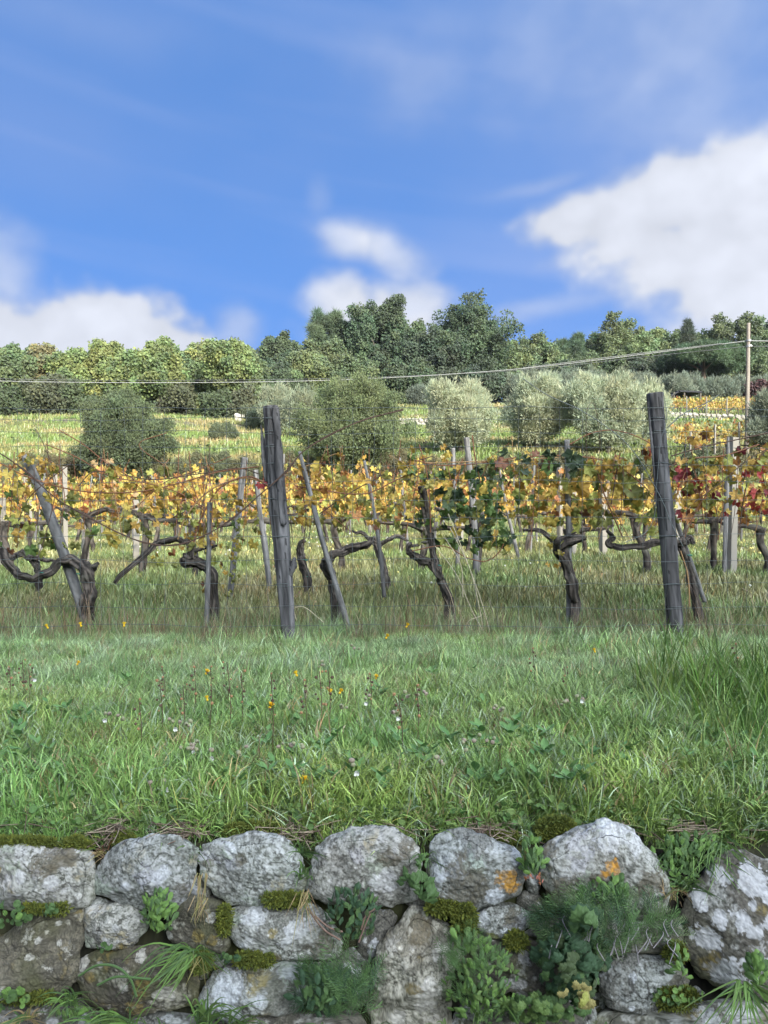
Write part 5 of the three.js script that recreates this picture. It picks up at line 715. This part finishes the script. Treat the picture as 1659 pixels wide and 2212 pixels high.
// ---------------------------------------------------------------- flowers and dry stems of the meadow, one by one
{
  const stemM = std(0.10, 0.15, 0.05), dryM = std(0.10, 0.06, 0.04), petal = std(0.80, 0.52, 0.02, { roughness: 0.6 }), white = std(0.75, 0.75, 0.72), calyx = phys(0.34, 0.34, 0.20, { transmission: 0.2 }), calyxP = phys(0.36, 0.29, 0.22, { transmission: 0.2 }), tanM = std(0.36, 0.2, 0.1);
  const ray = mergeGeometries([...Array(18).keys()].map((k) => { const g = new THREE.PlaneGeometry(0.006, 0.02); g.translate(0, 0.012, 0.003); g.rotateX(-0.7 + 0.25 * (k % 3)); g.rotateY(k * 0.349); return g; }).concat([new THREE.SphereGeometry(0.006, 8, 6)].map((g) => g.toNonIndexed()).map((g) => { const h = new THREE.SphereGeometry(0.006, 8, 6); return h; })));
  const bulb = new THREE.LatheGeometry([[0.001, 0], [0.007, 0.003], [0.0105, 0.011], [0.009, 0.019], [0.005, 0.024]].map(([x, y]) => new THREE.Vector2(x, y)), 12);
  const fl = mergeGeometries([...Array(5).keys()].map((k) => { const g = new THREE.PlaneGeometry(0.008, 0.014); g.translate(0, 0.008, 0); g.rotateX(-0.6); g.rotateY(k * 1.257); return g; }));
  const r = rng(17), depthOf = (y) => clamp(1661 * 0.93 / Math.max(y - 1106, 40) , 2.7, 7.0);
  const Y = [[641, 1459], [445, 1455], [713, 1499], [583, 1528], [655, 1690], [878, 1354], [834, 1378], [103, 1356], [167, 1435], [448, 1512], [734, 1497], [175, 1352], [268, 1352], [1285, 1408], [812, 1465]];
  Y.forEach(([x, y], i) => { const d = depthOf(y + 30), p = P(x, y, d), b = onGround(p.x, d), t = thing('yellow_flower', `yellow dandelion like flower in the meadow grass, ${['tallest, below the split post', 'left of the tallest one', 'right of and below the tallest', 'left below the tallest', 'lowest, near the wall', 'right of the fence middle', 'beside the fence middle one', 'at far left by the fence', 'at left, open and small', 'under the left one', 'next to the right lower one', 'by the bowed grapevine', 'near the drooping arm vine', 'on the right half', 'pale and small in the middle'][i]}`, 'flower', b, 'yellow meadow flowers'); const s = 0.9 + 0.5 * (i < 5 ? 0.5 : r() * 0.4); part(t, 'stem', wire([b, b.clone().lerp(p, 0.6).add(V(0.015, 0, 0)), p], 0.0016, 10, 4), stemM); put(t, 'flower_head', ray, petal, p, E(0.5, r() * 6, 0), s * (y < 1400 ? 1.3 : 1)); });
  const B = [[240, 1549], [262, 1550], [402, 1564], [413, 1598], [398, 1612], [430, 1608], [452, 1607], [618, 1603], [636, 1604], [782, 1655], [740, 1530], [952, 1646], [800, 1508], [890, 1505], [912, 1495], [845, 1540], [766, 1395], [692, 1433], [1262, 1503], [1216, 1518], [1070, 1528], [65, 1458], [22, 1448], [1005, 1610], [370, 1560], [520, 1622], [1050, 1590], [345, 1692]];
  B.forEach(([x, y], i) => {
    const d = depthOf(y + 25), p = P(x, y, d), b = onGround(p.x + 0.04, d), open = i % 3 === 0, t = thing('bladder_campion', `campion ${open ? 'with white flower and' : 'with'} papery bulbs, ${x < 300 ? 'at the left side' : x < 560 ? 'left of the split post' : x < 700 ? 'below the split post' : x < 960 ? 'in the middle' : 'on the right half'}${y > 1580 ? ', nearer the wall' : ''}`, 'flower', b, `papery campions ${x < 560 ? 'left' : x < 960 ? 'middle' : 'right'} ${y > 1580 ? 'near the wall' : 'farther back'} ${open ? 'in flower' : 'in bud'}`);
    part(t, 'stem', wire([b, b.clone().lerp(p, 0.6).add(V(-0.015, 0.01, 0)), p.clone().add(V(0, 0.01, 0))], 0.0012, 10, 4), stemM);
    for (let k = 0; k < 2 + (i % 3); k++) { const q = p.clone().add(V((r() - 0.5) * 0.06, (r() - 0.5) * 0.04, (r() - 0.5) * 0.04)), s = 0.6 + 0.3 * r(); put(t, 'calyx', bulb, k % 2 ? calyxP : calyx, q, E(1.2 + r(), r() * 6, 0, 'YXZ'), s); if (open && k === 0) put(t, 'petals', fl, white, q.clone().add(V(0.006, -0.02, 0.016)), E(1.9, r(), 0), 1.15); }
  });
  const S = [[585, 1455, 1600], [690, 1450, 1560], [655, 1470, 1570], [490, 1430, 1540], [520, 1450, 1540], [395, 1480, 1560], [345, 1470, 1560], [350, 1440, 1490], [420, 1440, 1520], [455, 1440, 1560], [48, 1425, 1500], [62, 1435, 1510], [20, 1440, 1500], [710, 1450, 1560], [860, 1500, 1600], [900, 1480, 1570], [1150, 1400, 1460], [1220, 1440, 1480], [1590, 1390, 1480], [800, 1455, 1530], [300, 1510, 1600]];
  S.forEach(([x, y0, y1], i) => { const d = depthOf(y1), p = P(x, y0, d), b = onGround(p.x + 0.03 * (r() - 0.5), d), t = thing('dry_stem', `dead brown seed stem standing in the meadow ${x < 300 ? 'at far left' : x < 560 ? 'left of the middle' : x < 760 ? 'below the split post' : 'right of the middle'}`, 'dry plant', b, `dead brown stems ${x < 300 ? 'far left' : x < 560 ? 'left of middle' : x < 760 ? 'below the split post' : 'right of middle'}`); part(t, 'stem', wire([b, b.clone().lerp(p, 0.5).add(V(0.01, 0, 0)), p], 0.0017, 12, 4), dryM); for (let k = 0; k < 7; k++) { const q = b.clone().lerp(p, 0.55 + 0.45 * k / 6); const g = new THREE.IcosahedronGeometry(0.006, 0); put(t, 'seed_head', g, k % 3 ? dryM : tanM, q.add(V((r() - 0.5) * 0.035, 0, (r() - 0.5) * 0.03)), E(r(), r(), r()), 0.7 + 0.7 * r()); } });
  { // long pale stalks leaning from the hooked vine
    const t = thing('dry_stem', 'bundle of long pale dry stalks leaning against the hooked grapevine', 'dry plant', onGround(atX(1060, 6.6), 6.6)), pm = std(0.46, 0.40, 0.29);
    for (const l of [[[968, 1110], [1000, 1190], [1040, 1300], [1062, 1380]], [[972, 1140], [1015, 1230], [1035, 1310], [1045, 1370]], [[940, 1180], [985, 1240], [1020, 1320], [1050, 1375]], [[960, 1160], [995, 1220], [1000, 1290]], [[1040, 1330], [1010, 1345], [1060, 1395]], [[610, 1330], [650, 1310], [700, 1345]], [[640, 1340], [625, 1280], [612, 1240]]]) part(t, 'stalk', wire(D(l, 6.55), 0.0035, 24, 5), pm);
  }
}
// ---------------------------------------------------------------- plants growing out of the wall
{
  const r = rng(23);
  const plant = (name, label, cx, cy, d = 2.36) => thing(name, label, 'plant', wallPt(cx, cy, d));
  const spray = (t, geos, mats, n, cx, cy, w, h, size, { d = 2.36, out = 0.06, up = 0.5, spin = 1.2, dome = true } = {}) => {
    if (geos !== FEATHER) { n = Math.round(n * 1.7); size *= 0.66; }
    for (let i = 0; i < n; i++) { const a = r() * 6.28, q = Math.sqrt(r()), x = Math.cos(a) * q, y = Math.sin(a) * q, p = wallPt(cx + x * w, cy + y * h, d - out * (dome ? 1 - 0.8 * q * q : r()) * (0.6 + 0.6 * r())); put(t, 'leaf', geos[Math.floor(r() * geos.length)], LM[pick(r, mats)], p, E(up * 0.6 - 0.9 * r() * 0.7, x * 0.7 + (r() - 0.5) * spin, -x * 1.0 * (y < 0 ? 1 : 1) + (r() - 0.5) * 1.6 + (y > 0.2 ? Math.PI * 0.6 * (r() - 0.5) : 0), 'YXZ'), size * (0.7 + 0.6 * r())); }
  };
  const blades = (t, cx, cy, n, len, { dir = 0, spreadA = 1.2, d = 2.34, m = [LM.weed, LM.bright, LM.green], w = 0.0035, sag = 0.6 } = {}) => { n = Math.round(n * 1.4); w *= 0.7; spreadA *= 1.15; for (let i = 0; i < n; i++) { const a = dir + (r() - 0.5) * spreadA * 2, L = len * (0.3 + 0.85 * r()), p0 = wallPt(cx + 60 * (r() - 0.5), cy + 34 * (r() - 0.5), d + 0.02), p1 = p0.clone().add(V(Math.sin(a) * L * 0.45, Math.cos(a) * L * 0.6, 0.06 * r())), p2 = p0.clone().add(V(Math.sin(a) * L * (0.7 + 0.5 * r()), Math.cos(a) * L * 0.7 - sag * L * (0.2 + 0.9 * r()), 0.10 * r())), c = new THREE.QuadraticBezierCurve3(p0, p1, p2), pos = [], col = [], idx = [], S = 9; for (let s = 0; s <= S; s++) { const u = s / S, p = c.getPoint(u), T = c.getTangent(u), N = V(-T.y, T.x, 0.3).normalize().multiplyScalar(w * (1 - u * u) * (0.8 + 0.3 * r()) + 0.0003); pos.push(p.x - N.x, p.y - N.y, p.z - N.z, p.x + N.x, p.y + N.y, p.z + N.z); const v = 0.8 + 0.3 * r(); col.push(v, v, v, v, v, v); if (s < S) { const k = s * 2; idx.push(k, k + 1, k + 2, k + 1, k + 3, k + 2); } } part(t, 'blade', build(pos, idx, col), m[Math.floor(r() * m.length)]); } };
  const R0 = 1659, GREENS = [['weed', 4], ['bright', 3], ['green', 2]], DEEP = [['deep', 5], ['weed', 3], ['dark', 1]];
  let t = plant('leafy_weed', 'bright green spoon leaved weed hanging over the second course stone', 680, 500); spray(t, SPOON, [['bright', 4], ['weed', 2]], 64, 680, 495, 62, 82, 0.042, { out: 0.05 });
  t = plant('pennywort', 'cluster of round pennywort leaves in the joint at far left', 60, 510); spray(t, ROUND, [['weed', 4], ['bright', 1]], 20, 45, 505, 72, 48, 0.028); spray(t, ROUND, [['weed', 1]], 5, 205, 487, 28, 18, 0.03);
  t = plant('pennywort', 'few round pennywort leaves in the joint above the dark low stone', 455, 640); spray(t, ROUND, [['weed', 1]], 6, 455, 645, 34, 12, 0.022);
  t = plant('pennywort', 'small round leaves between the middle courses right of the grass tuft', 985, 690); spray(t, ROUND, [['weed', 3], ['deep', 1]], 12, 985, 690, 44, 22, 0.024);
  t = plant('pennywort', 'round leaves at the lower left corner of the wall', 50, 860); spray(t, ROUND, GREENS, 14, 50, 870, 70, 50, 0.03); spray(t, OVAL, GREENS, 16, 300, 930, 70, 30, 0.03);
  t = plant('grass_tuft', 'arching grass tuft spilling left from the joint in the second course', 800, 650); blades(t, 800, 650, 12, 0.19, { dir: -1.2, spreadA: 0.9, sag: 0.9 }); blades(t, 830, 660, 14, 0.16, { dir: -2.3, spreadA: 0.6, sag: 0.1 }); blades(t, 850, 660, 10, 0.07, { dir: 2.6, m: [LM.straw], w: 0.0014 }); blades(t, 850, 660, 14, 0.10, { dir: 0, spreadA: 1.6 });
  t = plant('grass_tuft', 'long upright grass blades at the foot of the wall left of centre', 900, 960); blades(t, 880, 985, 30, 0.24, { dir: 0.35, spreadA: 0.55, d: 2.3, w: 0.0045 }); blades(t, 560, 985, 22, 0.2, { dir: -0.5, spreadA: 1.1, d: 2.3, w: 0.004 }); blades(t, 1000, 985, 14, 0.2, { dir: 0.7, spreadA: 0.5, d: 2.3 });
  t = plant('grass_tuft', 'thin grass with two long arching blades across the dark low stone', 520, 880); for (const l of [[[420, 800], [500, 765], [600, 770], [650, 775]], [[340, 760], [420, 715], [500, 720], [560, 770], [590, 850]]]) { const pts = l.map(([x, y]) => wallPt(x, y, 2.3)); part(t, 'blade', wire(pts, 0.004, 30, 5), LM.weed); } blades(t, 300, 880, 24, 0.14, { dir: 0.1, spreadA: 1.0 }); blades(t, 430, 960, 26, 0.14, { dir: 0.2, spreadA: 1.2, d: 2.3 }); blades(t, 120, 940, 20, 0.10, { dir: 0, spreadA: 1.4, d: 2.31, m: [LM.straw, LM.weed, LM.tan] });
  t = plant('grass_tuft', 'grass and dry roots hanging in the joint between the third and fourth top stones', 1310, 300); blades(t, 1300, 240, 26, 0.13, { dir: 0.3, spreadA: 1.0, d: 2.42 }); blades(t, 1310, 400, 16, 0.09, { dir: 2.9, m: [LM.straw, LM.tan, LM.weed], w: 0.0016 }); blades(t, 1325, 330, 12, 0.1, { dir: 0.2, spreadA: 0.5 });
  t = plant('grass_tuft', 'dry brown roots in the joint between the second and third top stones', 870, 380); blades(t, 868, 320, 10, 0.08, { dir: 3.0, spreadA: 0.4, m: [LM.straw, LM.tan], w: 0.002 }); blades(t, 870, 430, 12, 0.05, { dir: 2.6, spreadA: 1.4, m: [LM.straw, LM.tan], w: 0.002 }); blades(t, 855, 235, 12, 0.09, { dir: 0.1, spreadA: 0.9, d: 2.42 }); blades(t, 440, 230, 14, 0.08, { dir: 0.2, m: [LM.straw, LM.tan, LM.brown], w: 0.002, d: 2.42 });
  t = plant('trailing_plant', 'trailing plant with woody brown stems in the wall centre', 1500, 520); for (const l of [[[1330, 470], [1400, 560], [1470, 605]], [[1600, 490], [1570, 560], [1550, 615]], [[1620, 470], [1580, 500], [1560, 560]], [[1360, 500], [1420, 550], [1480, 570]]]) part(t, 'stem', wire(l.map(([x, y]) => wallPt(x, y, 2.33)), 0.003, 24, 5), std(0.2, 0.13, 0.1)); spray(t, OVAL, DEEP, 70, 1520, 500, 110, 110, 0.042, { spin: 1.6 });
  t = plant('feathery_plant', 'finely cut feathery green plant low in the wall, left of the tall pale stone', 1480, 800); spray(t, FEATHER, [['weed', 4], ['grey', 2], ['deep', 2]], 120, 1470, 830, 150, 130, 0.075, { out: 0.1 }); spray(t, OVAL, [['weed', 3], ['deep', 2]], 46, 1400, 840, 140, 110, 0.05, { out: 0.1 });
  t = plant('leafy_weed', 'dark green rosette hanging in the joint beside the orange spotted stone', R0 + 165, 360); spray(t, OVAL, [['weed', 4], ['bright', 1]], 8, R0 + 130, 360, 45, 20, 0.055, { out: 0.05 }); spray(t, OVAL, [['weed', 4]], 14, R0 + 180, 400, 40, 50, 0.05, { out: 0.05 }); blades(t, R0 + 168, 250, 12, 0.08, { dir: 0.1, d: 2.4 }); spray(t, OVAL, [['weed', 1]], 9, R0 + 168, 280, 22, 40, 0.03);
  t = plant('red_leaved_weed', 'weed with reddish lower leaves between two top stones on the right', R0 + 645, 270); spray(t, SPOON, [['weed', 4], ['bright', 2]], 44, R0 + 640, 260, 45, 80, 0.04, { out: 0.05 }); spray(t, OVAL, [['pink', 3], ['rust', 3], ['brown', 1]], 8, R0 + 655, 350, 48, 26, 0.02); 
  t = plant('leafy_weed', 'dense mass of small green leaves right of the tall pale stone', R0 + 420, 780); spray(t, OVAL, GREENS, 150, R0 + 420, 800, 150, 180, 0.036, { out: 0.12 }); spray(t, FEATHER, [['weed', 3], ['grey', 2]], 60, R0 + 390, 760, 150, 160, 0.055, { out: 0.13 }); spray(t, SPOON, GREENS, 14, R0 + 340, 620, 60, 40, 0.05); blades(t, R0 + 430, 940, 14, 0.2, { dir: 0.1, spreadA: 0.5, d: 2.28 });
  t = plant('silvery_plant', 'grey green silvery bush with dry grey stems growing across the wall', R0 + 950, 560); spray(t, FEATHER, [['grey', 5], ['silver', 3], ['deep', 2]], 230, R0 + 970, 560, 290, 120, 0.07, { out: 0.14, spin: 2 }); for (let i = 0; i < 26; i++) { const x = R0 + 700 + 560 * r(), y = 480 + 140 * r(); part(t, 'stem', wire([wallPt(x, y, 2.33), wallPt(x + 30 * (r() - 0.5), y + 30, 2.26), wallPt(x + 70 * (r() - 0.5), y + 70 + 30 * r(), 2.25)], 0.0016, 10, 4), std(0.28, 0.26, 0.27)); } spray(t, SPOON, [['bright', 2], ['weed', 2]], 26, R0 + 960, 420, 110, 60, 0.05, { out: 0.07 }); blades(t, R0 + 950, 440, 12, 0.11, { dir: 0.2, spreadA: 0.8 });
  t = plant('cinquefoil', 'dark green five fingered leaves hanging below the silvery bush', R0 + 830, 680); spray(t, PALM, [['deep', 5], ['dark', 2], ['weed', 2]], 86, R0 + 810, 710, 150, 170, 0.055, { out: 0.13 }); spray(t, PALM, [['deep', 4], ['weed', 3]], 10, R0 + 880, 540, 60, 45, 0.07, { out: 0.16, d: 2.3 }); spray(t, PALM, [['weed', 3], ['green', 2]], 44, R0 + 700, 910, 200, 60, 0.045, { out: 0.12 });
  t = plant('yellow_cinquefoil', 'yellowed five fingered leaves at the bottom of the dark cinquefoil', R0 + 840, 830, 2.28); for (const [x, y] of [[775, 830], [845, 795], [880, 805], [870, 860], [885, 880], [860, 830]]) put(t, 'leaf', PALM[0], LM.straw, wallPt(R0 + x, y, 2.22), E(0.1, (r() - 0.5) * 0.6, Math.PI + (r() - 0.5) * 1.6), 0.032); spray(t, PALM, [['straw', 1], ['lime', 1]], 3, R0 + 870, 880, 40, 40, 0.04, { d: 2.24 });
  t = plant('leafy_weed', 'weeds and dry stalks in the gap left of the big lichen boulder', R0 + 1300, 300); spray(t, OVAL, GREENS, 60, R0 + 1270, 270, 110, 90, 0.036, { d: 2.42, out: 0.06 }); blades(t, R0 + 1290, 380, 24, 0.12, { dir: 0.1, spreadA: 1.0, d: 2.4 }); for (let i = 0; i < 9; i++) blades(t, R0 + 1170 + 300 * r(), 150 + 140 * r(), 11, 0.11, { dir: (r() - 0.5) * 3, spreadA: 1.3, d: 2.42, sag: 0.9 }); spray(t, OVAL, GREENS, 50, R0 + 1340, 230, 130, 70, 0.04, { d: 2.43, out: 0.05 }); blades(t, R0 + 1240, 420, 14, 0.1, { dir: 0.1, spreadA: 0.7, m: [LM.straw, LM.tan], w: 0.0016 }); spray(t, SPOON, GREENS, 12, R0 + 1280, 720, 30, 60, 0.04); spray(t, ROUND, GREENS, 22, R0 + 1270, 850, 110, 40, 0.022);
  t = plant('grass_tuft', 'long bladed grass tuft at the lower right corner of the wall', R0 + 1560, 800); blades(t, R0 + 1560, 790, 13, 0.22, { dir: 2.7, spreadA: 0.9, d: 2.26, w: 0.0032, sag: 0.5 }); blades(t, R0 + 1550, 790, 9, 0.19, { dir: -2.1, spreadA: 0.6, d: 2.26, w: 0.0034, sag: 0.7 }); blades(t, R0 + 1580, 800, 8, 0.17, { dir: 2.0, spreadA: 0.5, d: 2.26, w: 0.0045 }); spray(t, SPOON, [['bright', 3], ['weed', 2]], 14, R0 + 1620, 760, 40, 50, 0.06, { d: 2.28 });
  t = plant('foot_weeds', 'grass and weeds along the foot of the wall', 1400, 1000); for (let i = 0; i < 15; i++) { const x = -60 + i * 245; blades(t, x, 1010, 14, 0.12, { dir: 0, spreadA: 1.1, d: 2.28 }); }
}
scene.traverse((o) => { if (o.isMesh) { o.castShadow = true; o.receiveShadow = true; } });
camera.far = 1500; camera.updateProjectionMatrix();
renderer.render(scene, camera);
